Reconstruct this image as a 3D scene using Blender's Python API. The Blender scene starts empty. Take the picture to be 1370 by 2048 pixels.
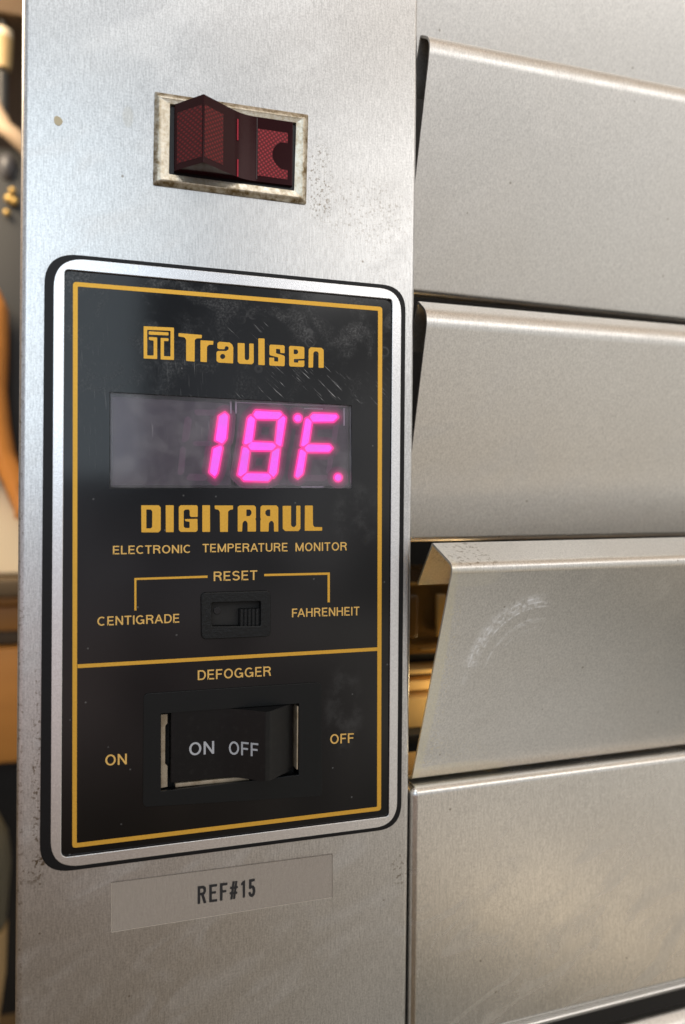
import bpy, bmesh, math, json
from mathutils import Vector, Matrix

# ---------------------------------------------------------------- measurements (mm on the real panel)
D = json.loads(r'''{"cam":{"R":[[0.9529985,0.3029344,-0.0049586],[-0.302852,0.9529503,0.0128957],[0.0086319,-0.0107879,0.9999046]],"C":[-39.592,-228.386,17.868]},"gasket":[[-54.016,86.666],[53.352,87.088],[53.573,-85.873],[-54.595,-86.003]],"silver_out":[[-51.613,85.501],[51.766,85.794],[51.953,-84.655],[-51.731,-84.789]],"silver_in":[[-48.802,82.339],[48.739,82.679],[49.187,-81.607],[-48.992,-81.929]],"open_in":[[-49.071,82.632],[49.134,82.91],[49.59,-82.032],[-49.26,-82.242]],"gold_out":[[-46.583,79.227],[45.591,80.07],[46.732,-79.618],[-46.054,-79.818]],"gold_in":[[-45.322,78.021],[44.174,78.77],[45.364,-78.347],[-44.86,-78.552]],"divider":[[-44.895,-28.005],[45.208,-27.543],[45.219,-28.656],[-44.89,-29.078]],"window":[[-36.571,48.993],[35.657,48.551],[36.012,22.554],[-36.431,21.76]],"logo":[[[-27.381,68.334],[-18.85,68.576],[-18.793,59.206],[-22.56,59.131],[-22.597,65.339],[-20.387,65.354],[-20.383,64.552],[-21.664,64.502],[-21.638,60.139],[-19.775,60.157],[-19.821,67.592],[-26.399,67.364],[-26.357,60.036],[-24.538,60.115],[-24.563,64.397],[-25.893,64.532],[-25.898,65.37],[-23.585,65.372],[-23.548,59.172],[-27.328,59.093]],[[-25.948,66.979],[-20.398,67.084],[-20.393,66.198],[-25.942,66.037]]],"brand":[[[[-17.549,67.087],[-10.787,67.062],[-10.845,66.095],[-12.329,65.944],[-12.854,65.415],[-12.856,59.121],[-15.301,59.177],[-15.34,65.341],[-15.806,65.987],[-17.543,66.134]]],[[[-11.202,65.47],[-7.424,65.529],[-7.46,64.452],[-8.701,64.322],[-9.274,63.745],[-9.308,59.176],[-11.16,59.186]]],[[[-6.239,64.926],[-5.704,65.438],[-2.675,65.439],[-1.866,64.913],[-1.512,64.072],[-1.543,59.304],[-5.877,59.288],[-6.461,59.745],[-6.478,62.219],[-6.115,62.674],[-3.633,62.844],[-2.92,63.325],[-2.881,63.976],[-3.426,64.305],[-3.966,64.116],[-4.113,63.351],[-5.689,63.242],[-6.229,63.528]],[[-3.881,61.207],[-3.983,60.812],[-4.266,60.509],[-4.654,60.38],[-5.044,60.458],[-5.33,60.724],[-5.437,61.105],[-5.335,61.499],[-5.053,61.802],[-4.665,61.932],[-4.275,61.854],[-3.988,61.589]]],[[[-0.212,65.464],[1.871,65.525],[1.949,60.896],[2.303,60.549],[2.898,60.588],[3.27,60.982],[3.28,65.56],[4.584,65.588],[4.671,59.981],[4.121,59.401],[0.38,59.339],[-0.172,59.89]]],[[[6.014,67.286],[7.907,67.359],[8.013,59.383],[6.074,59.349]]],[[[9.422,65.338],[9.756,65.692],[13.817,65.758],[14.115,65.447],[14.131,63.393],[12.817,63.37],[12.695,64.532],[11.452,64.534],[11.463,63.169],[13.842,62.71],[14.185,62.357],[14.161,59.702],[13.868,59.418],[9.693,59.356],[9.422,59.559],[9.405,61.756],[10.91,61.81],[10.919,60.71],[12.16,60.723],[12.149,62.002],[9.669,62.433],[9.443,62.703]]],[[[15.48,65.388],[15.796,65.742],[19.946,65.744],[20.294,65.434],[20.322,62.093],[17.039,61.813],[17.047,60.77],[18.422,60.791],[18.417,61.413],[20.326,61.581],[20.34,59.977],[19.997,59.577],[15.915,59.479],[15.571,59.79]],[[16.946,64.758],[17.931,64.759],[18.347,64.299],[18.352,63.744],[17.828,63.308],[16.958,63.317]]],[[[21.684,65.085],[22.303,65.753],[25.797,65.817],[26.458,65.189],[26.506,59.688],[24.869,59.632],[24.829,64.181],[24.406,64.645],[23.591,64.589],[23.177,64.069],[23.099,59.59],[21.661,59.501]]]],"digi":[[[[-27.772,16.922],[-22.857,16.959],[-22.296,16.371],[-22.257,9.81],[-22.811,9.113],[-27.667,9.128]],[[-26.338,15.712],[-25.111,15.72],[-24.656,15.195],[-24.671,10.659],[-25.079,10.238],[-26.307,10.282]]],[[[-20.893,16.974],[-18.606,16.992],[-18.558,9.164],[-20.805,9.17]]],[[[-17.14,16.513],[-16.62,17.007],[-11.978,17.042],[-11.657,16.701],[-11.68,13.61],[-13.651,13.604],[-13.97,13.967],[-13.979,15.465],[-14.298,15.784],[-15.246,15.778],[-15.728,15.348],[-15.699,10.757],[-15.212,10.329],[-13.989,10.371],[-14.001,12.19],[-15.225,12.36],[-15.397,12.958],[-11.74,13.073],[-11.654,9.68],[-12.139,9.209],[-16.571,9.222],[-17.099,9.799]]],[[[-10.34,17.054],[-8.094,17.072],[-8.02,9.197],[-10.288,9.204]]],[[[-6.74,17.017],[-1.253,17.058],[-1.245,15.905],[-2.182,15.747],[-2.723,15.201],[-2.745,9.182],[-5.067,9.189],[-5.174,15.189],[-5.653,15.792],[-6.625,15.938]]],[[[0.156,16.633],[0.702,17.095],[5.119,17.128],[5.633,16.671],[5.703,13.377],[5.483,13.003],[5.708,12.608],[5.734,9.268],[3.182,9.275],[3.164,11.837],[2.717,12.493],[2.165,12.493],[1.619,11.836],[1.528,9.279],[0.209,9.283]],[[2.758,15.885],[3.797,15.891],[4.311,15.346],[4.317,14.579],[3.812,13.92],[2.773,13.872]]],[[[7.06,16.681],[7.57,17.147],[11.955,17.18],[12.525,16.608],[12.583,9.249],[11.271,9.252],[11.206,11.842],[10.75,12.461],[10.186,12.46],[9.674,11.841],[9.581,9.257],[7.071,9.264],[7.046,12.61],[7.222,13.006],[7.04,13.38]],[[10.047,15.929],[9.148,15.923],[8.546,15.369],[8.552,14.597],[9.051,13.937],[10.063,13.896]]],[[[13.883,17.061],[16.505,17.081],[16.553,11.177],[17.016,10.619],[17.658,10.619],[18.159,11.177],[18.156,17.138],[19.445,17.147],[19.504,10.058],[18.864,9.388],[14.741,9.399],[13.984,10.067]]],[[[20.877,17.203],[23.384,17.221],[23.481,11.288],[23.953,10.613],[26.458,10.565],[26.42,9.482],[20.895,9.45]]]],"text":[["ELECTRONIC",[[-35.514,5.298],[-13.524,5.448],[-13.509,3.051],[-35.501,2.864]]],["TEMPERATURE",[[-10.211,5.646],[15.501,5.797],[15.522,3.191],[-10.194,3.182]]],["MONITOR",[[18.003,5.779],[34.477,5.897],[34.5,3.287],[18.024,3.165]]],["RESET",[[-6.869,-2.585],[6.201,-2.396],[6.223,-5.295],[-6.85,-5.374]]],["CENTIGRADE",[[-39.578,-14.797],[-16.792,-14.728],[-16.776,-17.303],[-39.565,-17.351]]],["FAHRENHEIT",[[17.062,-14.354],[38.86,-14.433],[38.885,-17.137],[17.083,-16.984]]],["DEFOGGER",[[-11.355,-31.623],[10.635,-31.645],[10.657,-34.569],[-11.336,-34.525]]],["ON",[[-37.273,-54.244],[-31.38,-54.426],[-31.364,-57.493],[-37.257,-57.402]]],["OFF",[[29.615,-53.944],[37.332,-54.197],[37.359,-57.165],[29.642,-57.011]]]],"brackets":[[[-29.559,-3.986],[-8.667,-3.701],[-8.662,-4.366],[-28.988,-4.587],[-28.939,-13.358],[-29.508,-13.339]],[[8.339,-3.548],[29.037,-3.506],[29.119,-12.783],[28.391,-12.761],[28.315,-4.19],[8.344,-4.228]]],"ref":[[[[-10.838,-96.191],[-9.062,-96.26],[-8.416,-96.817],[-8.317,-97.855],[-8.587,-98.652],[-8.953,-98.971],[-8.2,-101.557],[-9.027,-101.526],[-9.74,-99.041],[-10.052,-98.996],[-10.035,-101.505],[-10.803,-101.538]],[[-10.065,-97.007],[-9.424,-97.025],[-9.11,-97.405],[-9.106,-98.019],[-9.416,-98.29],[-10.057,-98.271]]],[[[-7.408,-96.217],[-5.041,-96.311],[-5.092,-97.051],[-6.628,-97.018],[-6.619,-98.38],[-5.36,-98.432],[-5.393,-99.119],[-6.614,-99.071],[-6.602,-100.808],[-4.973,-100.863],[-5.005,-101.568],[-7.372,-101.532]]],[[[-4.225,-96.24],[-1.932,-96.341],[-1.983,-97.084],[-3.42,-97.066],[-3.41,-98.472],[-2.235,-98.511],[-2.286,-99.197],[-3.405,-99.166],[-3.389,-101.51],[-4.189,-101.54]]],[[[-0.435,-96.177],[0.279,-96.221],[-0.396,-101.635],[-1.09,-101.626]]],[[[0.411,-96.202],[1.07,-96.258],[0.412,-101.604],[-0.265,-101.617]]],[[[-1.118,-97.733],[1.232,-97.825],[1.237,-98.485],[-1.169,-98.383]]],[[[-1.256,-99.347],[1.093,-99.463],[1.041,-100.153],[-1.289,-100.038]]],[[[2.171,-97.205],[2.771,-96.535],[3.395,-96.34],[3.414,-101.596],[2.714,-101.624],[2.647,-97.65],[2.176,-97.866]]],[[[4.61,-96.322],[6.382,-96.286],[6.331,-97.094],[5.377,-97.13],[5.386,-98.287],[5.92,-98.306],[6.46,-99.047],[6.602,-100.206],[6.324,-101.304],[5.66,-101.87],[4.896,-101.568],[4.452,-100.746],[4.505,-100.186],[5.133,-100.182],[5.329,-100.874],[5.652,-100.789],[5.78,-99.992],[5.544,-99.105],[5.258,-99.102],[5.127,-99.329],[4.593,-99.158]]]],"sticker":[[-35.492,-91.548],[31.045,-91.944],[31.167,-105.731],[-35.418,-106.047]],"seg":[[[-3.504,44.824],[-2.55,43.98],[-3.094,37.062],[-4.227,35.548],[-6.237,36.563],[-5.266,43.667]],[[-4.617,35.044],[-4.219,34.367],[-5.641,26.759],[-6.417,25.663],[-7.891,26.909],[-6.865,33.993]],[[5.072,44.605],[5.87,45.834],[13.523,45.774],[14.087,44.954],[12.922,43.637],[5.989,43.449]],[[4.369,44.276],[5.687,43.336],[4.831,36.334],[2.827,35.475],[2.323,35.856],[3.471,43.443]],[[3.532,35.199],[4.731,36.331],[11.44,36.248],[12.309,35.371],[11.15,34.03],[4.346,33.93]],[[14.391,44.688],[15.177,44.055],[13.879,35.537],[13.394,35.332],[12.085,36.146],[12.748,43.194]],[[2.032,34.656],[3.235,34.593],[4.045,33.722],[3.189,27.137],[1.396,25.811],[0.594,26.291]],[[13.406,34.599],[12.538,27.129],[11.521,25.801],[10.078,27.079],[11.051,33.525],[12.684,34.678]],[[1.8,25.322],[3.192,26.839],[9.977,26.876],[10.906,25.79],[9.893,24.567],[2.405,24.638]],[[22.871,44.666],[23.86,45.729],[31.425,45.806],[31.942,45.05],[30.529,43.631],[23.781,43.261]],[[22.177,44.349],[23.481,43.345],[22.54,36.672],[20.959,35.469],[20.164,35.732],[21.484,43.936]],[[21.26,35.094],[22.345,36.185],[29.377,36.213],[30.197,35.267],[29.193,34.073],[21.966,33.866]],[[20.273,34.585],[21.769,33.668],[20.732,27.013],[19.16,25.64],[18.365,26.2],[19.78,34.283]]],"dots":[[[20.193,44.208],[20.109,43.779],[19.863,43.409],[19.493,43.153],[19.056,43.05],[18.617,43.117],[18.244,43.342],[17.994,43.692],[17.903,44.112],[17.987,44.54],[18.231,44.91],[18.6,45.166],[19.037,45.27],[19.476,45.204],[19.85,44.98],[20.102,44.63]],[[33.338,26.094],[33.256,25.682],[33.016,25.329],[32.653,25.09],[32.223,25.001],[31.793,25.075],[31.427,25.301],[31.181,25.644],[31.092,26.052],[31.174,26.464],[31.414,26.816],[31.775,27.055],[32.204,27.145],[32.635,27.072],[33.002,26.846],[33.249,26.503]]],"ghost":[[[-12.661,45.005],[-11.894,45.526],[-5.672,45.612],[-5.079,45.05],[-6.052,43.83],[-12.074,43.669]],[[-13.176,35.36],[-12.218,36.17],[-7.369,36.232],[-6.583,35.571],[-7.554,34.756],[-12.401,34.606]],[[-14.837,25.018],[-13.887,26.397],[-8.861,26.302],[-8.077,25.533],[-9.237,24.338],[-14.257,24.348]],[[-14.379,43.473],[-13.221,42.357],[-13.951,36.501],[-15.477,35.481],[-16.244,36.037],[-15.331,42.657]],[[-15.852,34.499],[-14.892,33.753],[-15.422,26.754],[-16.561,25.762],[-17.326,26.328],[-16.61,33.702]],[[32.148,44.767],[32.665,44.01],[31.504,36.96],[30.899,36.358],[29.878,36.908],[30.637,42.956]],[[30.404,34.788],[31.02,34.222],[29.86,27.39],[29.257,26.795],[28.238,27.551],[29.194,33.976]],[[20.644,25.667],[21.827,26.746],[28.447,26.779],[28.859,26.011],[27.858,24.829],[20.255,24.796]]],"mod_left":[[-36.216,48.205],[-1.665,47.851],[-1.488,22.907],[-36.083,22.382]],"mod_right":[[-0.008,48.532],[35.655,48.376],[35.885,23.318],[0.175,23.084]],"rs_out":[[-10.664,-8.626],[10.259,-8.57],[10.367,-22.486],[-10.454,-22.468]],"rs_in":[[-7.536,-11.728],[7.151,-11.751],[7.207,-19.081],[-7.369,-18.68]],"rs_knob":[[0.882,-13.857],[7.538,-13.892],[7.579,-19.281],[0.92,-19.199]],"df_out":[[-26.829,-37.443],[26.576,-37.399],[27.147,-72.828],[-26.872,-70.288]],"df_in":[[-21.903,-43.545],[19.391,-43.549],[19.574,-65.588],[-21.768,-66.263]],"df_rock_base":[[-19.254,-43.309],[18.072,-43.431],[18.253,-65.593],[-19.117,-65.728]],"df_ridge":[[7.53,-44.888],[7.685,-65.398]],"df_text":[["ON",[[-13.684,-52.859],[-6.362,-53.001],[-6.337,-56.787],[-13.659,-56.729]]],["OFF",[[-2.033,-53.371],[5.83,-53.104],[5.856,-57.099],[-2.005,-57.363]]]],"rd_out":[[-24.674,136.116],[21.164,136.86],[20.727,109.509],[-24.962,109.45]],"rd_ridge":[[-23.361,134.393],[19.355,135.029],[19.266,111.005],[-23.296,110.933]],"rd_in":[[-20.358,133.131],[17.285,133.577],[16.796,112.948],[-20.533,112.868]],"rd_rock":[[-18.997,133.085],[16.298,133.889],[16.045,114.311],[-18.878,113.614]],"chip":[-50.77,123.8],"df_hole":[[-22.403,-43.045],[19.891,-43.049],[20.074,-66.088],[-22.268,-66.763]],"halo1":[[[-3.459,45.452],[-2.032,44.189],[-2.607,36.878],[-4.078,34.913],[-6.781,36.277],[-5.731,43.96]],[[-4.417,35.69],[-3.693,34.459],[-5.17,26.559],[-6.324,24.929],[-8.426,26.706],[-7.321,34.332]],[[4.457,44.576],[5.6,46.336],[13.787,46.272],[14.72,44.915],[13.153,43.143],[5.753,42.942]],[[4.328,44.92],[6.219,43.57],[5.292,35.988],[2.757,34.901],[1.784,35.637],[3.003,43.691]],[[2.887,35.278],[4.535,36.833],[11.651,36.745],[12.99,35.394],[11.382,33.533],[4.075,33.426]],[[14.371,45.346],[15.715,44.264],[14.331,35.185],[13.35,34.771],[11.558,35.885],[12.268,43.434]],[[1.614,35.179],[3.463,35.082],[4.571,33.89],[3.657,26.862],[1.425,25.211],[0.043,26.038]],[[13.961,35.041],[13.019,26.934],[11.591,25.071],[9.543,26.885],[10.588,33.81],[12.55,35.196]],[[1.127,25.328],[2.971,27.338],[10.206,27.377],[11.56,25.795],[10.126,24.065],[2.178,24.14]],[[22.239,44.721],[23.64,46.227],[31.687,46.309],[32.588,44.991],[30.748,43.142],[23.519,42.746]],[[22.213,44.952],[24.017,43.564],[23.006,36.399],[21.052,34.912],[19.603,35.391],[21.027,44.246]],[[20.636,35.176],[22.136,36.684],[29.605,36.714],[30.854,35.272],[29.431,33.58],[21.682,33.358]],[[20.273,35.171],[22.314,33.92],[21.198,26.756],[19.193,25.005],[17.818,25.974],[19.326,34.591]],[[20.703,44.213],[20.581,43.585],[20.226,43.052],[19.7,42.688],[19.076,42.541],[18.444,42.638],[17.897,42.967],[17.527,43.485],[17.392,44.107],[17.515,44.733],[17.867,45.266],[18.392,45.631],[19.016,45.779],[19.648,45.684],[20.195,45.356],[20.569,44.837]],[[33.849,26.099],[33.727,25.485],[33.374,24.966],[32.848,24.62],[32.232,24.492],[31.613,24.599],[31.079,24.928],[30.714,25.437],[30.581,26.047],[30.704,26.662],[31.056,27.179],[31.579,27.525],[32.194,27.654],[32.814,27.549],[33.349,27.219],[33.715,26.711]]],"halo2":[[[-3.423,45.954],[-1.618,44.357],[-2.217,36.732],[-3.959,34.404],[-7.216,36.049],[-6.102,44.195]],[[-4.256,36.206],[-3.272,34.533],[-4.793,26.4],[-6.249,24.343],[-8.853,26.544],[-7.686,34.603]],[[3.965,44.553],[5.384,46.738],[13.999,46.67],[15.227,44.885],[13.337,42.748],[5.564,42.537]],[[4.295,45.435],[6.645,43.758],[5.662,35.711],[2.701,34.442],[1.353,35.461],[2.628,43.889]],[[2.372,35.341],[4.378,37.235],[11.82,37.143],[13.535,35.413],[11.567,33.136],[3.859,33.023]],[[14.355,45.872],[16.145,44.431],[14.693,34.904],[13.315,34.321],[11.137,35.676],[11.885,43.625]],[[1.28,35.597],[3.646,35.473],[4.992,34.025],[4.032,26.641],[1.449,24.731],[-0.397,25.836]],[[14.405,35.395],[13.403,26.779],[11.648,24.486],[9.115,26.73],[10.218,34.039],[12.443,35.61]],[[0.589,25.333],[2.794,27.737],[10.39,27.778],[12.082,25.799],[10.313,23.663],[1.996,23.742]],[[21.734,44.765],[23.464,46.625],[31.897,46.711],[33.106,44.943],[30.923,42.751],[23.309,42.334]],[[22.242,45.435],[24.445,43.738],[23.38,36.18],[21.127,34.466],[19.154,35.118],[20.662,44.494]],[[20.137,35.241],[21.969,37.084],[29.787,37.115],[31.38,35.276],[29.622,33.185],[21.454,32.951]],[[20.273,35.641],[22.751,34.122],[21.571,26.551],[19.22,24.497],[17.38,25.793],[18.964,34.838]],[[21.112,44.217],[20.958,43.43],[20.517,42.767],[19.865,42.316],[19.093,42.134],[18.305,42.254],[17.62,42.667],[17.154,43.32],[16.984,44.103],[17.138,44.887],[17.575,45.55],[18.226,46.002],[18.998,46.186],[19.786,46.068],[20.472,45.657],[20.942,45.003]],[[34.257,26.102],[34.103,25.327],[33.66,24.675],[33.004,24.244],[32.238,24.085],[31.469,24.218],[30.801,24.63],[30.341,25.271],[30.173,26.044],[30.327,26.82],[30.77,27.469],[31.422,27.9],[32.186,28.061],[32.958,27.93],[33.627,27.518],[34.089,26.877]]],"halo3":[[[-3.369,46.707],[-0.996,44.608],[-1.633,36.511],[-3.78,33.642],[-7.868,35.706],[-6.66,44.546]],[[-4.016,36.981],[-2.641,34.643],[-4.227,26.16],[-6.137,23.462],[-9.495,26.301],[-8.233,35.009]],[[3.227,44.518],[5.06,47.34],[14.316,47.268],[15.987,44.838],[13.614,42.155],[5.28,41.929]],[[4.245,46.207],[7.284,44.039],[6.215,35.295],[2.617,33.753],[0.706,35.198],[2.066,44.186]],[[1.598,35.436],[4.143,37.838],[12.073,37.74],[14.352,35.441],[11.845,32.54],[3.534,32.418]],[[14.332,46.662],[16.79,44.682],[15.236,34.482],[13.262,33.648],[10.505,35.362],[11.309,43.913]],[[0.779,36.224],[3.92,36.059],[5.623,34.227],[4.594,26.311],[1.484,24.01],[-1.058,25.532]],[[15.07,35.926],[13.98,26.545],[11.732,23.61],[8.473,26.497],[9.663,34.381],[12.283,36.231]],[[-0.219,25.34],[2.529,28.335],[10.665,28.38],[12.867,25.806],[10.593,23.06],[1.724,23.144]],[[20.976,44.832],[23.201,47.222],[32.211,47.314],[33.881,44.872],[31.186,42.165],[22.995,41.716]],[[22.285,46.159],[25.088,44.001],[23.939,35.852],[21.238,33.797],[18.48,34.709],[20.114,44.866]],[[19.389,35.339],[21.719,37.683],[30.06,37.716],[32.169,35.282],[29.908,32.593],[21.113,32.341]],[[20.273,36.344],[23.405,34.425],[22.13,26.242],[19.259,23.735],[16.723,25.522],[18.419,35.208]],[[21.724,44.223],[21.524,43.197],[20.953,42.339],[20.113,41.758],[19.117,41.523],[18.097,41.679],[17.204,42.218],[16.594,43.072],[16.371,44.097],[16.572,45.119],[17.138,45.977],[17.977,46.56],[18.973,46.797],[19.992,46.643],[20.886,46.108],[21.502,45.252]],[[34.87,26.108],[34.668,25.09],[34.089,24.24],[33.238,23.679],[32.249,23.475],[31.252,23.646],[30.383,24.183],[29.781,25.022],[29.56,26.038],[29.763,27.057],[30.34,27.904],[31.186,28.464],[32.174,28.671],[33.173,28.502],[34.044,27.966],[34.648,27.127]]],"halo4":[[[-3.288,47.837],[-0.064,44.985],[-0.756,36.181],[-3.512,32.498],[-8.847,35.192],[-7.496,45.074]],[[-3.655,38.143],[-1.695,34.809],[-3.378,25.801],[-5.969,22.142],[-10.457,25.936],[-9.055,35.619]],[[2.12,44.465],[4.573,48.244],[14.792,48.164],[17.127,44.769],[14.029,41.266],[4.855,41.017]],[[4.17,47.365],[8.242,44.461],[7.046,34.672],[2.492,32.72],[-0.264,34.803],[1.224,44.632]],[[0.438,35.578],[3.79,38.743],[12.453,38.636],[15.577,35.482],[12.262,31.646],[3.047,31.511]],[[14.296,47.846],[17.758,45.058],[16.049,33.849],[13.183,32.637],[9.556,34.892],[10.446,44.344]],[[0.028,37.164],[4.331,36.939],[6.57,34.531],[5.437,25.815],[1.537,22.93],[-2.05,25.076]],[[16.069,36.722],[14.846,26.195],[11.859,22.295],[7.51,26.147],[8.831,34.895],[12.042,37.163]],[[-1.43,25.352],[2.132,29.233],[11.077,29.282],[14.043,25.815],[11.013,22.156],[1.315,22.248]],[[19.84,44.931],[22.805,48.118],[32.682,48.219],[35.045,44.765],[31.58,41.285],[22.523,40.788]],[[22.349,47.245],[26.053,44.394],[24.779,35.36],[21.406,32.793],[17.47,34.095],[19.293,45.424]],[[18.266,35.487],[21.343,38.581],[30.469,38.617],[33.353,35.291],[30.337,31.705],[20.6,31.426]],[[20.273,37.4],[24.387,34.879],[22.969,25.78],[19.319,22.592],[15.738,25.114],[17.603,35.764]],[[22.643,44.231],[22.372,42.848],[21.607,41.697],[20.485,40.921],[19.154,40.607],[17.785,40.816],[16.579,41.543],[15.753,42.7],[15.453,44.088],[15.723,45.466],[16.482,46.618],[17.604,47.396],[18.934,47.712],[20.302,47.507],[21.508,46.784],[22.342,45.626]],[[35.789,26.116],[35.515,24.736],[34.733,23.586],[33.589,22.833],[32.264,22.559],[30.928,22.789],[29.757,23.512],[28.942,24.648],[28.64,26.03],[28.916,27.412],[29.696,28.557],[30.833,29.31],[32.156,29.587],[33.496,29.36],[34.669,28.638],[35.488,27.501]]],"ribs":[[[0.1,48.289],[34.987,48.663],[34.99,48.306],[0.103,47.947]],[[33.739,48.01],[34.24,48.033],[34.291,42.373],[33.79,42.353]],[[-2.019,48.357],[-1.505,48.382],[-1.479,44.683],[-1.993,44.661]],[[-0.475,48.432],[0.042,48.457],[0.068,44.751],[-0.448,44.729]],[[20.226,23.125],[27.559,23.236],[27.562,22.821],[20.23,22.715]],[[20.932,47.421],[27.039,47.525],[27.042,47.171],[20.935,47.07]]],"rs_screw":[-5.511,-14.443],"rd_ridge_x":-11.78,"rd_crease_x":-0.25,"red_lens":{"x0":5.426,"x1":14.576,"z0":115.91,"z1":129.83,"w":1},"red_glints":[[-0.914,130.918,124.734],[-0.829,119.127,114.096]],"scuffs":[[96,-34,21.9,3.4,92,188,0.5],[96,-34,22.6,0.45,95,196,1.0],[96,-34,21.2,0.4,90,188,1.0],[96.5,-34.5,20.2,0.4,88,165,0.9],[97.5,-36,18,0.5,100,172,0.5],[99,-38,24.8,0.5,92,120,0.5],[97,-34,23.6,0.35,96,150,0.4],[96,-36,16.5,0.5,92,158,0.4],[97,-36,14.6,0.35,90,150,0.35],[98,-37,18.5,0.4,85,140,0.35],[88,-40,15,1.5,165,195,0.22],[67.5,-61.4,0.75,0.22,-180,180,0.7],[79.7,-65.3,0.7,0.2,-180,180,0.55],[67.9,-57.1,0.7,0.2,-180,180,0.55],[80.8,-66.9,0.35,0.15,-180,180,0.5]]}''')
MM = 0.001
scn = bpy.context.scene

# ---------------------------------------------------------------- camera
Rm, Cm = D['cam']['R'], D['cam']['C']
cam = bpy.data.cameras.new('camera')
cam_o = bpy.data.objects.new('camera', cam)
scn.collection.objects.link(cam_o)
right = Vector([Rm[i][0] for i in range(3)]); fwd = Vector([Rm[i][1] for i in range(3)]); up = Vector([Rm[i][2] for i in range(3)])
m3 = Matrix((right, up, -fwd)).transposed()
cam_o.matrix_world = Matrix.Translation(Vector(Cm) * MM) @ m3.to_4x4()
cam.sensor_fit = 'VERTICAL'; cam.sensor_height = 24.0; cam.sensor_width = 24.0
cam.lens = 1538.0 / 2048.0 * 24.0
cam.clip_start = 0.005; cam.clip_end = 50
cam.dof.use_dof = True; cam.dof.focus_distance = 0.232; cam.dof.aperture_fstop = 5.0
scn.camera = cam_o

# ---------------------------------------------------------------- room light (ambient of the kitchen behind the camera)
world = bpy.data.worlds.new('World'); scn.world = world; world.use_nodes = True
wt = world.node_tree; wt.nodes.clear()
def wn(t, **k):
    n = wt.nodes.new(t)
    for a, b in k.items(): setattr(n, a, b)
    return n
w_tc = wn('ShaderNodeTexCoord'); w_sep = wn('ShaderNodeSeparateXYZ')
wt.links.new(w_tc.outputs['Generated'], w_sep.inputs[0])
def wmath(op, a, b=None, c=None):
    n = wn('ShaderNodeMath', operation=op)
    for i, v in enumerate((a, b, c)):
        if v is None: continue
        if isinstance(v, (int, float)): n.inputs[i].default_value = v
        else: wt.links.new(v, n.inputs[i])
    return n.outputs[0]
def wramp(fac, stops):
    n = wn('ShaderNodeValToRGB'); e = n.color_ramp.elements
    for i, (p_, c_) in enumerate(stops):
        x = e[i] if i < 2 else e.new(p_)
        x.position = p_; x.color = (*c_, 1)
    n.color_ramp.interpolation = 'EASE'
    wt.links.new(fac, n.inputs[0]); return n.outputs[0]
def wmix(f, a, b):
    n = wn('ShaderNodeMix', data_type='RGBA')
    if isinstance(f, (int, float)): n.inputs[0].default_value = f
    else: wt.links.new(f, n.inputs[0])
    for s, v in ((6, a), (7, b)):
        if isinstance(v, tuple): n.inputs[s].default_value = (*v, 1)
        else: wt.links.new(v, n.inputs[s])
    return n.outputs[2]
el = wmath('MULTIPLY_ADD', wmath('ARCSINE', w_sep.outputs[2]), 1 / math.pi, 0.5)       # 0 nadir .. 1 zenith
az = wmath('ARCTAN2', w_sep.outputs[0], wmath('MULTIPLY', w_sep.outputs[1], -1.0))     # 0 straight out of the panel, + to the right
def E(deg): return deg / 180 + .5
left_c = wramp(el, [(E(-90), (.05, .038, .028)), (E(-38), (.11, .080, .046)), (E(-24), (.18, .128, .078)), (E(-13), (.47, .37, .345)), (E(-3), (.50, .47, .50)), (E(3), (.44, .47, .53)), (E(14), (.42, .45, .50)), (E(28), (.45, .46, .48)), (E(45), (.6, .6, .6)), (E(90), (.5, .48, .45))])
right_c = wramp(el, [(E(-90), (.12, .10, .075)), (E(-64), (.36, .34, .30)), (E(-52), (.72, .68, .63)), (E(-43), (.72, .68, .62)), (E(-37), (.07, .08, .08)), (E(-30.5), (.05, .06, .06)), (E(-27.5), (1.15, .92, .64)), (E(-24), (.46, .42, .37)), (E(-12), (.64, .61, .55)), (E(0), (.80, .78, .75)), (E(15), (.85, .82, .78)), (E(42), (.8, .66, .52)), (E(90), (.7, .5, .35))])
azf = wn('ShaderNodeMapRange', interpolation_type='SMOOTHSTEP'); wt.links.new(az, azf.inputs[0])
azf.inputs[1].default_value = 0.05; azf.inputs[2].default_value = 0.50
room = wmix(azf.outputs[0], left_c, right_c)
# clutter of the room: brighter and darker patches by direction
w_n = wn('ShaderNodeTexNoise'); w_n.inputs['Scale'].default_value = 5.5; w_n.inputs['Detail'].default_value = 3.0; w_n.inputs['Roughness'].default_value = .55
wt.links.new(w_tc.outputs['Generated'], w_n.inputs['Vector'])
w_r = wn('ShaderNodeMapRange', interpolation_type='SMOOTHSTEP'); wt.links.new(w_n.outputs['Fac'], w_r.inputs[0])
for i_, v_ in enumerate((.36, .66, .58, 1.5)): w_r.inputs[i_ + 1].default_value = v_
w_m = wn('ShaderNodeMix', data_type='RGBA', blend_type='MULTIPLY'); w_m.inputs[0].default_value = 1.0
wt.links.new(room, w_m.inputs[6]); wt.links.new(w_r.outputs[0], w_m.inputs[7]); room = w_m.outputs[2]
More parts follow.
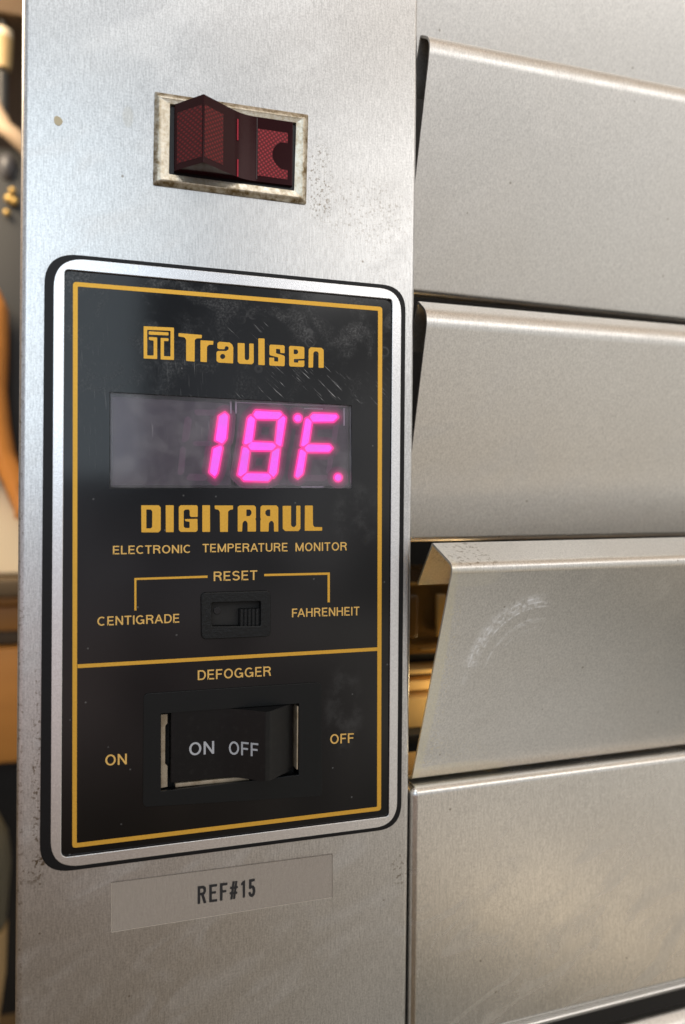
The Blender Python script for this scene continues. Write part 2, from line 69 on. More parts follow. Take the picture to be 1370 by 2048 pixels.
# the far half of the room (behind the refrigerator) is a dim warm kitchen
bk = wn('ShaderNodeMapRange', interpolation_type='SMOOTHSTEP'); wt.links.new(w_sep.outputs[1], bk.inputs[0])
bk.inputs[1].default_value = -0.15; bk.inputs[2].default_value = 0.35
room = wmix(bk.outputs[0], room, wramp(el, [(E(-90), (.05, .035, .02)), (E(5), (.16, .12, .08)), (E(30), (.84, .57, .36)), (E(90), (.8, .58, .38))]))
bg = wn('ShaderNodeBackground'); wt.links.new(room, bg.inputs[0]); bg.inputs[1].default_value = 1.0
wo = wn('ShaderNodeOutputWorld'); wt.links.new(bg.outputs[0], wo.inputs[0])

def area(name, loc, target, size, energy, color):
    l = bpy.data.lights.new(name, 'AREA'); l.shape = 'RECTANGLE'; l.size, l.size_y = size; l.energy = energy; l.color = color
    o = bpy.data.objects.new(name, l); scn.collection.objects.link(o)
    o.location = Vector(loc) * MM
    o.rotation_euler = (Vector(target) - Vector(loc)).to_track_quat('-Z', 'Y').to_euler()
    return o

area('window_light', (-305, -950, 330), (-305, 0, 330), (.65, .55), 1.8, (.78, .91, 1.0))
area('ceiling_light', (60, -800, 1050), (10, 0, 60), (.8, .35), 2.1, (1.0, .97, .95))
area('side_light', (680, -900, 510), (90, 0, 60), (.9, .26), 1.25, (1.0, .97, .94))
area('kitchen_light', (-330, 190, 420), (-110, 400, 20), (.22, .22), 4.0, (1.0, .80, .55))
area('added_wall_fill', (-230, 640, 640), (-150, 900, 560), (.2, .1), 1.2, (.95, .96, 1.0))  # unseen fill lamp, added to brighten the far wall
area('added_gap_fill', (122, 60, -60), (84, 74, -62), (.012, .012), .024, (1.0, .74, .38))  # unseen warm fill lamp, added to brighten the cardboard in the gap


scn.view_settings.view_transform = 'Standard'; scn.view_settings.look = 'None'
scn.view_settings.exposure = 0; scn.view_settings.gamma = 1
scn.render.engine = 'CYCLES'; scn.cycles.use_denoising = True
scn.cycles.max_bounces = 8; scn.cycles.transparent_max_bounces = 12

# ---------------------------------------------------------------- materials
class N:
    """A material under construction."""
    def __init__(s, name):
        s.m = bpy.data.materials.new(name); s.m.use_nodes = True
        s.t = s.m.node_tree; s.b = s.t.nodes['Principled BSDF']; s.o = s.t.nodes['Material Output']
        s.tc = s.t.nodes.new('ShaderNodeTexCoord').outputs['Object']
    def n(s, t, **k):
        x = s.t.nodes.new(t)
        for a, b in k.items(): setattr(x, a, b)
        return x
    def put(s, sock, v):
        if isinstance(v, bpy.types.NodeSocket): s.t.links.new(v, sock)
        elif isinstance(v, tuple) and len(v) == 3 and sock.type == 'RGBA': sock.default_value = (*v, 1)
        else: sock.default_value = v
    def set(s, **k):
        for a, v in k.items(): s.put(s.b.inputs[a.replace('_', ' ')], v)
        return s
    def mapping(s, scale=(1, 1, 1), rot=(0, 0, 0), loc=(0, 0, 0)):
        x = s.n('ShaderNodeMapping'); s.t.links.new(s.tc, x.inputs[0])
        x.inputs['Scale'].default_value = scale; x.inputs['Rotation'].default_value = rot; x.inputs['Location'].default_value = loc
        return x.outputs[0]
    def rotmap(s, deg, scale):
        a = s.mapping((1, 1, 1), (0, math.radians(deg), 0)); x = s.n('ShaderNodeMapping'); s.t.links.new(a, x.inputs[0]); x.inputs['Scale'].default_value = scale
        return x.outputs[0]
    def noise(s, scale, detail=4, rough=.55, vec=None, dist=0):
        x = s.n('ShaderNodeTexNoise'); s.put(x.inputs['Vector'], vec or s.tc)
        x.inputs['Scale'].default_value = scale; x.inputs['Detail'].default_value = detail; x.inputs['Roughness'].default_value = rough
        x.inputs['Distortion'].default_value = dist
        return x.outputs['Fac']
    def vor(s, scale, vec=None, out='Distance', rnd=1.0, feature='F1'):
        x = s.n('ShaderNodeTexVoronoi', feature=feature); s.put(x.inputs['Vector'], vec or s.tc)
        x.inputs['Scale'].default_value = scale; x.inputs['Randomness'].default_value = rnd
        return x.outputs[out]
    def step(s, v, a, b, lo=0., hi=1.):
        x = s.n('ShaderNodeMapRange', interpolation_type='SMOOTHSTEP'); s.put(x.inputs[0], v)
        for i, q in enumerate((a, b, lo, hi)): x.inputs[i + 1].default_value = q
        return x.outputs[0]
    def math(s, op, a, b=0., c=0.):
        x = s.n('ShaderNodeMath', operation=op)
        for i, v in enumerate((a, b, c)): s.put(x.inputs[i], v)
        return x.outputs[0]
    def mix(s, f, a, b):
        x = s.n('ShaderNodeMix', data_type='RGBA'); s.put(x.inputs[0], f); s.put(x.inputs[6], a); s.put(x.inputs[7], b)
        return x.outputs[2]
    def sep(s):
        x = s.n('ShaderNodeSeparateXYZ'); s.t.links.new(s.tc, x.inputs[0]); return x.outputs
    def bump(s, h, strength, dist=.0002, normal=None):
        x = s.n('ShaderNodeBump'); s.put(x.inputs['Height'], h); x.inputs['Strength'].default_value = strength; x.inputs['Distance'].default_value = dist
        if normal: s.t.links.new(normal, x.inputs['Normal'])
        return x.outputs[0]
    def blob(s, x, z, rx, rz, soft=.5):
        """1 inside a soft ellipse at (x, z) mm, 0 outside: the shape of one stain."""
        P = s.sep()
        a = s.math('DIVIDE', s.math('SUBTRACT', P[0], x * MM), rx * MM); b = s.math('DIVIDE', s.math('SUBTRACT', P[2], z * MM), rz * MM)
        d = s.math('ADD', s.math('MULTIPLY', a, a), s.math('MULTIPLY', b, b))
        return s.step(d, 1 + soft, 1 - soft)
def simple(name, col, rough=.5, metal=0., **k):
    x = N(name); x.set(Base_Color=col, Roughness=rough, Metallic=metal, **k); return x.m

def steel(name, col, rough, grain, bumpy=.06, specks=(), blobs=(), stain=(.16, .12, .07), grainrot=0):
    s = N(name)
    vg = s.mapping((1, 1, .12)) if not grainrot else s.mapping((.12, 1, 1))
    fine = s.noise(1700, 3, .75); brush = s.noise(2400, 3, .7, vg); mid = s.noise(420, 4, .6); big = s.noise(22, 3, .5)
    h = s.math('ADD', s.math('MULTIPLY', fine, .6), s.math('ADD', s.math('MULTIPLY', brush, .5), s.math('MULTIPLY', mid, .35)))
    tint = s.mix(s.step(s.math('MULTIPLY_ADD', brush, .45, s.math('MULTIPLY', fine, .55)), .32, .68), tuple(c * (1 - grain) for c in col), tuple(min(1, c * (1 + grain * .6)) for c in col))
    tint = s.mix(s.math('MULTIPLY', s.step(big, .42, .72), .12), tint, tuple(c * k for c, k in zip(col, (.9, .86, .8))))
    # hairline scratches, sparse and short
    for deg, amt, sc_ in ((76, .30, 1500), (-20, .22, 1900)):
        hs = s.math('MULTIPLY', s.step(s.noise(1.0, 2, .5, s.rotmap(deg, (sc_, 1, 70))), .70, .76), s.step(s.noise(38, 2), .55, .66))
        tint = s.mix(s.math('MULTIPLY', hs, amt), tint, (.95, .94, .92))
    # pits and fly specks: sparse small dark dots
    ds = s.vor(330, out='Distance'); dr = s.vor(330, out='Color'); cs = s.n('ShaderNodeSeparateColor'); s.put(cs.inputs[0], dr)
    dot = s.math('MULTIPLY', s.step(ds, .16, .10), s.step(cs.outputs[0], .978, .982))
    tint = s.mix(s.math('MULTIPLY', dot, .6), tint, stain)
    for (x, z, rx, rz, a, scale, *cc) in specks:                     # patches of stippled dirt
        d = s.step(s.noise(scale, 3, .65), .55, .64)
        tint = s.mix(s.math('MULTIPLY', s.math('MULTIPLY', d, s.blob(x, z, rx, rz, .8)), a), tint, cc[0] if cc else stain)
    for (x, z, rx, rz, a, c) in blobs:
        tint = s.mix(s.math('MULTIPLY', s.blob(x, z, rx, rz, .35), a), tint, c)
    smear = s.step(s.noise(1.0, 4, .6, s.rotmap(28, (30, 30, 85)), .8), .48, .70)
    tint = s.mix(s.math('MULTIPLY', smear, .035), tint, (.86, .84, .80))
    rg = s.math('ADD', s.math('MULTIPLY_ADD', big, .12, rough - .06), s.math('MULTIPLY', smear, .06))
    s.set(Base_Color=tint, Metallic=1.0, Roughness=rg, Normal=s.bump(h, bumpy, .00012))
    return s
M = {}

M['post'] = steel('satin_post_steel', (.69, .69, .685), .31, .28, .07,
    specks=[(25, 98, 42, 22, .34, 1700), (47, 60, 8, 60, .2, 1500), (25, 117, 4, 12, .7, 1100), (-55.6, -58, 1.3, 30, .8, 1000), (-56.5, -84, 3.6, 4.5, 1.0, 560), (-60, -40, 1.0, 110, .5, 800), (54, -100, 3, 5, .7, 800), (40, 110, 16, 10, .4, 900)],
    blobs=[(-32, 128, 1.5, 3, .25, (.45, .40, .30))]).m
M['slat'] = steel('satin_slat_steel', (.76, .745, .72), .35, .22, .09).m
def slat_worn():
    s = steel('worn_slat_steel', (.70, .685, .655), .34, .22, .09,
        specks=[(62, -40, 6, 36, .5, 1500, (.80, .72, .50)), (72, -66, 16, 8, .35, 1500, (.80, .74, .55)), (70, 2.5, 8, 4, .6, 700)],
        blobs=[(61, -40, 3.6, 42, .42, (.80, .76, .58)), (75, -73, 22, 3.5, .3, (.80, .76, .60)), (68, -4, 10, 3, .25, (.80, .77, .66))])
    # pale curved scuffs across the upper half and a few dried water rings
    base = s.b.inputs['Base Color'].links[0].from_socket
    P = s.sep()
    def arc_scuff(base, cx, cz, r, w, a0, a1, amt):
        dx = s.math('SUBTRACT', P[0], cx * MM); dz = s.math('SUBTRACT', P[2], cz * MM)
        d = s.math('SQRT', s.math('ADD', s.math('MULTIPLY', dx, dx), s.math('MULTIPLY', dz, dz)))
        band = s.step(s.math('ABSOLUTE', s.math('SUBTRACT', d, r * MM)), w * MM, w * .2 * MM)
        an = s.math('ARCTAN2', dz, dx)
        sector = s.math('MULTIPLY', s.step(an, math.radians(a0 - 8), math.radians(a0 + 8)), s.step(an, math.radians(a1 + 8), math.radians(a1 - 8)))
        br = s.step(s.noise(700, 3, .7), .38, .62)
        if a1 - a0 > 350: sector = 1.0
        return s.math('MULTIPLY', s.math('MULTIPLY', band, sector), s.math('MULTIPLY', br, amt))
    mask = None
    for (cx, cz, r, w, a0, a1, amt) in D['scuffs']:
        k_ = arc_scuff(base, cx, cz, r, w, a0, a1, amt); mask = k_ if mask is None else s.math('MAXIMUM', mask, k_)
    s.put(s.b.inputs['Base Color'], s.mix(mask, base, (.92, .92, .92)))
    s.put(s.b.inputs['Metallic'], s.math('MULTIPLY_ADD', mask, -.9, 1.0))
    return s.m
M['slat_worn'] = slat_worn()
M['slat_smooth'] = steel('smooth_slat_steel', (.73, .715, .69), .25, .22, .05).m
s = N('printed_silver'); fine = s.noise(2200, 3, .6)
s.set(Base_Color=s.mix(s.step(fine, .35, .7), (.80, .80, .81), (.90, .90, .91)), Metallic=.92, Roughness=.27, Normal=s.bump(fine, .08, .0001)); M['silver'] = s.m
# black acrylic with dusty smudges, dried drops, fine scratches and two painted reflections
s = N('black_acrylic')
P = s.sep()
sm = s.math('MULTIPLY', s.step(s.noise(75, 6, .62, dist=.6), .45, .72), s.step(P[2], .030, .085))
sm2 = s.step(s.noise(1400, 4, .7), .40, .75)
rings_d = s.vor(190); ring = s.math('MULTIPLY', s.step(s.math('ABSOLUTE', s.math('SUBTRACT', rings_d, .30)), .07, .02), s.step(s.noise(60, 2), .5, .6))
ring = s.math('MULTIPLY', ring, s.math('MULTIPLY', s.step(P[2], .05, .066), s.step(P[0], -.01, .02)))
scv = s.rotmap(48, (2000, 1, 110)); scr = s.step(s.noise(1.0, 3, .6, scv), .60, .72)
scv2 = s.rotmap(4, (2200, 1, 90)); scr2 = s.step(s.noise(1.0, 2, .6, scv2), .60, .72)
scm = s.math('MULTIPLY', scr, s.math('MULTIPLY', s.step(s.noise(48, 2), .50, .60), s.blob(18, 56, 30, 16, .7)))
scm2 = s.math('MULTIPLY', scr2, s.math('MULTIPLY', s.step(s.noise(40, 2), .46, .58), s.blob(-25, 48, 22, 22, .7)))
dust_and_sheen = s.math('ADD', s.math('MULTIPLY', s.math('MULTIPLY', sm, sm2), .28), s.math('ADD', s.math('MULTIPLY', ring, .12), s.math('ADD', s.math('MULTIPLY', scm, .8), s.math('MULTIPLY', scm2, .2))))
reflection_spots = s.math('ADD', s.math('MULTIPLY', s.blob(34, -47, 6, 13, .9), .04), s.math('MULTIPLY', s.blob(37.5, 14, 7, 9, .9), .05))  # two pale patches painting soft reflections, broken up like smudges
dust_and_sheen = s.math('ADD', dust_and_sheen, s.math('MULTIPLY', reflection_spots, s.step(s.noise(150, 5, .65), .42, .72)))
dd = s.vor(260); dcs = s.n('ShaderNodeSeparateColor'); s.put(dcs.inputs[0], s.vor(260, out='Color'))
lint = s.math('MULTIPLY', s.step(dd, .09, .05), s.step(dcs.outputs[1], .955, .965))
dust_and_sheen = s.math('ADD', dust_and_sheen, s.math('MULTIPLY', lint, .12))
s.set(Base_Color=s.mix(dust_and_sheen, (.003, .0033, .0042), (.62, .62, .62)), Roughness=s.math('MULTIPLY_ADD', sm, .25, .10), Specular_IOR_Level=.45)
s.set(Normal=s.bump(s.noise(90, 2), .02, .0004)); M['acrylic'] = s.m
s = N('gold_print'); f = s.noise(1800, 3, .6)
s.set(Base_Color=s.mix(f, (.68, .36, .04), (.90, .52, .075)), Roughness=.45, Metallic=.6); M['gold'] = s.m
M['gold_small'] = N('gold_small_print').set(Base_Color=(.82, .52, .15), Roughness=.5, Metallic=.45).m
M['white_print'] = simple('white_print', (.42, .43, .46), .6)
M['ink'] = simple('black_ink', (.012, .012, .014), .5)
s = N('black_rubber'); s.set(Base_Color=(.004, .004, .005), Roughness=.38, Specular_IOR_Level=.28, Normal=s.bump(s.noise(1100, 3), .25, .0002)); M['black_rubber'] = s.m
s = N('rough_black_plastic'); s.set(Base_Color=(.004, .0045, .005), Roughness=.40, Specular_IOR_Level=.32, Normal=s.bump(s.noise(900, 5, .7), .5, .0004)); M['black_rough'] = s.m
s = N('satin_black_plastic'); s.set(Base_Color=(.004, .005, .0055), Roughness=.36, Specular_IOR_Level=.30, Normal=s.bump(s.noise(2500, 3), .15, .0001)); M['black_satin'] = s.m
s = N('rocker_black_plastic'); s.set(Base_Color=s.mix(s.step(s.noise(500, 4), .5, .8), (.0035, .0035, .004), (.009, .009, .009)), Roughness=.3, Specular_IOR_Level=.3); M['rocker_black'] = s.m
M['black_gloss'] = simple('gloss_black', (.006, .006, .007), .25)
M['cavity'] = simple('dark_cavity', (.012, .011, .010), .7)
s = N('pale_spring_metal'); s.set(Base_Color=s.mix(s.step(s.noise(260, 4, .6), .40, .75), (.40, .33, .24), (.24, .18, .11)), Roughness=.5, Metallic=.35); M['clip'] = s.m
s = N('grimy_bezel'); gr = s.step(s.noise(330, 6, .7), .40, .70); gz = s.step(s.noise(1100, 4, .7), .45, .62)
P = s.sep(); ex = s.math('DIVIDE', s.math('ABSOLUTE', s.math('ADD', P[0], 2.0 * MM)), 22.8 * MM); ez = s.math('DIVIDE', s.math('ABSOLUTE', s.math('SUBTRACT', P[2], 123.0 * MM)), 13.5 * MM)
rim = s.math('MAXIMUM', s.step(ex, .90, .96), s.step(ez, .85, .94))
dirt = s.math('MULTIPLY', rim, s.math('MULTIPLY_ADD', gr, .7, .35))
pale = s.mix(s.math('MULTIPLY', gz, .5), (.76, .72, .62), (.62, .53, .36))
s.set(Base_Color=s.mix(dirt, s.mix(s.math('MULTIPLY', gr, .6), pale, (.36, .26, .12)), (.14, .09, .032)), Metallic=.85, Roughness=s.math('MULTIPLY_ADD', gr, .2, .28), Normal=s.bump(gz, .15, .0002)); M['brass'] = s.m
s = N('dark_red_plastic'); s.set(Base_Color=(.022, .0025, .004), Roughness=.16, Specular_IOR_Level=.20, Specular_Tint=(1, .75, .75), Normal=s.bump(s.noise(700, 3), .05, .0002)); M['red_plastic'] = s.m
def hatch(name, ca, cb, sc):
    s = N(name); v = s.mapping((1, 1, 1), (0, math.radians(38), 0)); w = []
    for ax, rt in (('X', 38), ('Z', 38)):
        t = s.n('ShaderNodeTexWave', wave_type='BANDS', bands_direction=ax); s.put(t.inputs['Vector'], v); t.inputs['Scale'].default_value = sc; t.inputs['Distortion'].default_value = .3
        w.append(t.outputs['Fac'])
    h = s.math('MULTIPLY', w[0], w[1])
    s.set(Base_Color=s.mix(h, ca, cb), Roughness=.3, Specular_IOR_Level=.3, Normal=s.bump(h, .2, .0002)); return s.m
M['red_lens'] = hatch('red_lens_grid', (.12, .005, .009), (.52, .035, .05), 330)
M['red_lens_dim'] = hatch('dark_red_lens_grid', (.055, .003, .004), (.24, .009, .012), 330)
M['red_glint'] = simple('painted_red_glint', (.42, .01, .03), .2)
s = N('clear_tape'); s.set(Base_Color=(.50, .44, .38), Roughness=.42, Alpha=.38, Specular_IOR_Level=.5, Normal=s.bump(s.noise(300, 4), .1, .0002)); M['tape'] = s.m
M['tape_edge'] = simple('tape_edge_grime', (.10, .075, .05), .6, Alpha=.55)
M['tape_edge_pale'] = simple('tape_edge_lifted', (.62, .56, .48), .4, Alpha=.75)
# LED digits, and emissive rings that paint the glow around them
def emit(name, col, st):
    s = N(name); s.set(Base_Color=(.1, .02, .06), Emission_Color=col, Emission_Strength=st, Roughness=.4); return s.m
M['led'] = emit('lit_segment', (1.0, .10, 1.0), 1.2)
M['led_halo'] = emit('painted_halo_inner', (1.0, .004, .27), 1.6)
M['led_halo_mid'] = emit('painted_halo_middle', (1.0, .008, .28), .45)
M['led_halo_dim'] = emit('painted_halo_outer', (1.0, .06, .34), .17)
M['led_glow'] = emit('painted_module_glow', (1.0, .12, .42), .055)
M['led_off'] = simple('unlit_segment', (.22, .12, .17), .45)
s = N('module_plastic'); s.set(Base_Color=s.mix(s.noise(240, 3), (.060, .050, .058), (.105, .09, .10)), Roughness=.45); M['module'] = s.m
M['clear_edge'] = simple('clear_lens_edge', (.75, .72, .74), .15)
s = N('window_pane'); t = s.t
tr = s.n('ShaderNodeBsdfTransparent'); tr.inputs[0].default_value = (.93, .89, .94, 1)
gl = s.n('ShaderNodeBsdfGlossy'); gl.inputs['Roughness'].default_value = .10; df_ = s.n('ShaderNodeBsdfDiffuse'); df_.inputs[0].default_value = (.55, .54, .55, 1)
fr = s.n('ShaderNodeFresnel'); fr.inputs[0].default_value = 1.45
haze_f = s.math('MULTIPLY_ADD', s.step(s.noise(110, 4, .6), .38, .68), .11, .035)
scv = s.rotmap(4, (2200, 1, 90)); sc_ = s.math('MULTIPLY', s.step(s.noise(1.0, 2, .6, scv), .64, .76), s.blob(-22, 42, 18, 14, .8))
haze_f = s.math('ADD', haze_f, s.math('MULTIPLY', sc_, .2))
m1 = s.n('ShaderNodeMixShader'); s.put(m1.inputs[0], haze_f); t.links.new(tr.outputs[0], m1.inputs[1]); t.links.new(df_.outputs[0], m1.inputs[2])
m2 = s.n('ShaderNodeMixShader'); s.put(m2.inputs[0], fr.outputs[0]); t.links.new(m1.outputs[0], m2.inputs[1]); t.links.new(gl.outputs[0], m2.inputs[2])
t.links.new(m2.outputs[0], s.o.inputs[0]); M['pane'] = s.m
M['seam_grey'] = simple('worn_seam', (.12, .09, .09), .5)
M['chip'] = simple('tan_paint', (.60, .53, .36), .6)
# things seen out of focus
M['wall'] = simple('grey_wall', (.50, .49, .52), .8)
M['amber'] = None
s = N('amber_plastic'); s.set(Base_Color=s.mix(s.noise(120, 4), (.06, .028, .006), (.13, .065, .013)), Roughness=.22, Transmission_Weight=.25); M['amber'] = s.m
M['amber_rim'] = simple('amber_rim', (.30, .17, .045), .25)
s = N('cardboard'); s.set(Base_Color=s.mix(s.noise(160, 5), (.60, .38, .13), (.72, .48, .19)), Roughness=.8); M['card'] = s.m
M['brown_wood'] = simple('brown_wood', (.12, .07, .03), .6)
M['cream'] = simple('cream_paint', (.80, .66, .46), .5)
M['tan'] = simple('tan_plastic', (.50, .35, .16), .5)
M['brass_plain'] = simple('yellow_brass', (.62, .42, .14), .35, .6)
M['beige_hose'] = simple('beige_hose', (.45, .33, .22), .6)
M['dark_iron'] = simple('dark_iron', (.025, .025, .025), .5)
M['grey_iron'] = simple('grey_iron', (.10, .10, .11), .4)
M['orange'] = simple('orange_leather', (.62, .24, .045), .5)
s = N('orange_wood'); s.set(Base_Color=s.mix(s.noise(14, 4, vec=s.mapping((1, 1, 6))), (.36, .15, .025), (.48, .21, .04)), Roughness=.5); M['orange_wood'] = s.m
M['dark_wood'] = simple('dark_wood', (.10, .065, .03), .6)
M['olive'] = simple('olive_plastic', (.12, .11, .07), .5)


# ---------------------------------------------------------------- geometry helpers (mm in, metres out)
def link(name, me, parent=None, mat=None):
    o = bpy.data.objects.new(name, me); scn.collection.objects.link(o)
    if mat:
        me.materials.clear(); me.materials.append(mat)
    if parent: o.parent = parent
    return o
def smooth(me, ang=35):
    for p_ in me.polygons: p_.use_smooth = True
    me.set_sharp_from_angle(angle=math.radians(ang))
def weighted(o):
    m_ = o.modifiers.new('weighted_normal', 'WEIGHTED_NORMAL'); m_.keep_sharp = True; m_.weight = 90
    return o
def empty(name, loc=(0, 0, 0)):
    o = bpy.data.objects.new(name, None); scn.collection.objects.link(o)
    o.empty_display_size = .01
    return o
def tag(o, label, cat, group=None):
    o['label'] = label; o['category'] = cat
    if group: o['group'] = group
    return o
def rounded(pts, r, n=5):
    """Round the corners of a closed polygon by radius r (clamped to its edges)."""
    P = [Vector(p_) for p_ in pts]; out = []
    rr = r if isinstance(r, (list, tuple)) else [r] * len(P)
    for i, c in enumerate(P):
        a, b = P[i - 1], P[(i + 1) % len(P)]
        u, v = (a - c), (b - c)
        k = min(rr[i], u.length * .48, v.length * .48)
        s_, e_ = c + u.normalized() * k, c + v.normalized() * k
        w = (c - s_); 
        for j in range(n + 1):
            t = j / n
            q = s_ * (1 - t) ** 2 + c * 2 * t * (1 - t) + e_ * t * t
            # between a quadratic and a true arc
            out.append((q.x, q.y))
    return out
def plate(name, loops, yfront, thick, mat, parent=None, bevel=0, sharp=35):
    """A flat piece cut to the given outlines (x, z in mm; inner loops are holes), front face at yfront, thick mm deep."""
    cu = bpy.data.curves.new(name, 'CURVE'); cu.dimensions = '2D'; cu.fill_mode = 'BOTH'
    for lp in loops:
        sp = cu.splines.new('POLY'); sp.points.add(len(lp) - 1); sp.use_cyclic_u = True
        for i, (x, z) in enumerate(lp): sp.points[i].co = (x, z, 0, 1)
    cu.extrude = max(thick / 2 - bevel, 0.0005); cu.bevel_depth = bevel; cu.bevel_resolution = 2; cu.offset = -bevel
    tmp = bpy.data.objects.new('tmp', cu); scn.collection.objects.link(tmp)
    dg = bpy.context.evaluated_depsgraph_get()
    me = bpy.data.meshes.new_from_object(tmp.evaluated_get(dg))
    bpy.data.objects.remove(tmp); bpy.data.curves.remove(cu)
    me.name = name
    for v in me.vertices:
        x, z, y = v.co
        v.co = (x * MM, (yfront + thick / 2 - y) * MM, z * MM)
    bm = bmesh.new(); bm.from_mesh(me); bmesh.ops.remove_doubles(bm, verts=bm.verts, dist=1e-6); bmesh.ops.recalc_face_normals(bm, faces=bm.faces); bm.to_mesh(me); bm.free()
    smooth(me, sharp)
    for p_ in me.polygons:
        if abs(p_.normal.y) > .995: p_.use_smooth = False
    return link(name, me, parent, mat)
def flat(name, groups, yfront, mat, parent=None, thick=.05):
    """Printed artwork: several outlines (each with its holes) as one thin printed layer."""
    bm = bmesh.new()
    for g in groups:
        o = plate('tmp_print', g, yfront, thick, mat); bm.from_mesh(o.data); me = o.data
        bpy.data.objects.remove(o); bpy.data.meshes.remove(me)
    me = bpy.data.meshes.new(name); bm.to_mesh(me); bm.free(); smooth(me)
    return link(name, me, parent, mat)
def arc(cx, cy, rx, ry, a0, a1, n=14):
    return [(cx + rx * math.cos(math.radians(a0 + (a1 - a0) * i / n)), cy + ry * math.sin(math.radians(a0 + (a1 - a0) * i / n))) for i in range(n + 1)]
# plain grotesque capitals as centre lines in a box of height 1: (width, strokes)
def glyphs(w):
    h = w / 2; b, T = h, 1 - h
    return {
    'A': (.74, [[(.03, 0), (.37, 1)], [(.71, 0), (.37, 1)], [(.17, .33), (.57, .33)]]),
    'C': (.74, [arc(.38, .5, .33, .5 - h, 48, 312, 26)]),
    'D': (.70, [[(h, 0), (h, 1)], [(h, T), (.34, T)] + arc(.34, .5, .31, .5 - h, 90, -90, 18)[1:] + [(h, b)]]),
    'E': (.60, [[(h, 0), (h, 1)], [(h, T), (.58, T)], [(h, .52), (.54, .52)], [(h, b), (.60, b)]]),
    'F': (.56, [[(h, 0), (h, 1)], [(h, T), (.56, T)], [(h, .50), (.51, .50)]]),
    'G': (.78, [arc(.38, .5, .33, .5 - h, 46, 330, 26), [(.42, .45), (.71, .45)], [(.70, .50), (.70, 0.02)]]),
    'H': (.70, [[(h, 0), (h, 1)], [(.70 - h, 0), (.70 - h, 1)], [(h, .53), (.70 - h, .53)]]),
    'I': (w, [[(h, 0), (h, 1)]]),
    'L': (.55, [[(h, 0), (h, 1)], [(h, b), (.55, b)]]),
    'M': (.86, [[(h, 0), (h, 1)], [(.86 - h, 0), (.86 - h, 1)], [(h, .96), (.43, .06)], [(.86 - h, .96), (.43, .06)]]),
    'N': (.70, [[(h, 0), (h, 1)], [(.70 - h, 0), (.70 - h, 1)], [(h * 1.1, .96), (.70 - h * 1.1, .04)]]),
    'O': (.80, [arc(.40, .5, .40 - h, .5 - h, 90, 450, 36)]),
    'P': (.64, [[(h, 0), (h, 1)], [(h, T), (.38, T)] + arc(.38, .72, .20, T - .72, 90, -90, 14)[1:] + [(h, .72 * 2 - T)]]),
    'R': (.70, [[(h, 0), (h, 1)], [(h, T), (.40, T)] + arc(.40, .735, .22, T - .735, 90, -90, 14)[1:] + [(h, .735 * 2 - T)], [(.40, .47), (.52, .42), (.58, .30), (.60, .12), (.64, 0)]]),
    'S': (.66, [arc(.33, .735, .25, T - .735, 20, 180, 14) + arc(.33, .735, .25, .735 - .52, 180, 262, 8)[1:] + arc(.33, .27, .26, .53 - .27, 82, 0, 8)[1:] + arc(.33, .27, .26, .27 - b, 0, -162, 14)[1:]]),
    'T': (.64, [[(.32, 0), (.32, 1)], [(0, T), (.64, T)]]),
    'U': (.70, [[(h, 1), (h, .30)] + arc(.35, .30, .35 - h, .30 - b, 180, 360, 18)[1:] + [(.70 - h, 1)]]),
    }
def word(txt, quad, yf, weight, yfun=None, thick=.05):
    """Capitals drawn with a constant pen and stretched onto a quadrilateral (tl, tr, br, bl) in mm; returns a bmesh."""
    tl, tr, br, bl = [Vector(q_) for q_ in quad]
    G = glyphs(weight); kern = {('T', 'E'): -.02, ('A', 'T'): -.10, ('F', 'A'): -.10, ('C', 'T'): -.07, ('R', 'E'): .01, ('T', 'R'): -.02, ('N', 'T'): -.02, ('G', 'R'): .01, ('R', 'A'): -.02, ('L', 'E'): -.0}
    x = 0; strokes = []
    for i, ch in enumerate(txt):
        if i: x += .155 + kern.get((txt[i - 1], ch), 0)
        w_, ss = G[ch]
        strokes += [[(x + a, c) for a, c in s_] for s_ in ss]; x += w_
    bm = bmesh.new(); h = weight / 2
    for si, s_ in enumerate(strokes):
        P = [Vector(p_) for p_ in s_]; loop = (P[0] - P[-1]).length < 1e-6
        if loop: P = P[:-1]
        n = len(P); L_, R_ = [], []
        for i in range(n):
            a = P[i - 1] if (i or loop) else P[0]; c = P[(i + 1) % n] if (i < n - 1 or loop) else P[-1]
            d1 = (P[i] - a); d2 = (c - P[i]); d1 = d1.normalized() if d1.length else d2.normalized(); d2 = d2.normalized() if d2.length else d1
            nn = (Vector((-d1.y, d1.x)) + Vector((-d2.y, d2.x))); nn.normalize(); k_ = h / max(.4, nn.dot(Vector((-d1.y, d1.x))))
            L_.append(P[i] + nn * k_); R_.append(P[i] - nn * k_)
        def co(p_, dy):
            s2, t2 = p_.x / x, min(1, max(0, p_.y)); q_ = (tl * (1 - s2) + tr * s2) * t2 + (bl * (1 - s2) + br * s2) * (1 - t2)
            return Vector((q_.x, (yfun(q_.x) if yfun else 0) + yf - .004 * (si % 3) + dy, q_.y)) * MM
        V = [[bm.verts.new(co(p_, dy)) for p_ in (l_, r_) for dy in (0, thick)] for l_, r_ in zip(L_, R_)]
        for i in range(n if loop else n - 1):
            a, c = V[i], V[(i + 1) % n]
            bm.faces.new((a[0], c[0], c[2], a[2])); bm.faces.new((a[1], c[1], c[0], a[0])); bm.faces.new((a[2], c[2], c[3], a[3]))
        if not loop:
            for e_ in (V[0], V[-1]): bm.faces.new((e_[0], e_[1], e_[3], e_[2]))
    bmesh.ops.recalc_face_normals(bm, faces=bm.faces)
    return bm
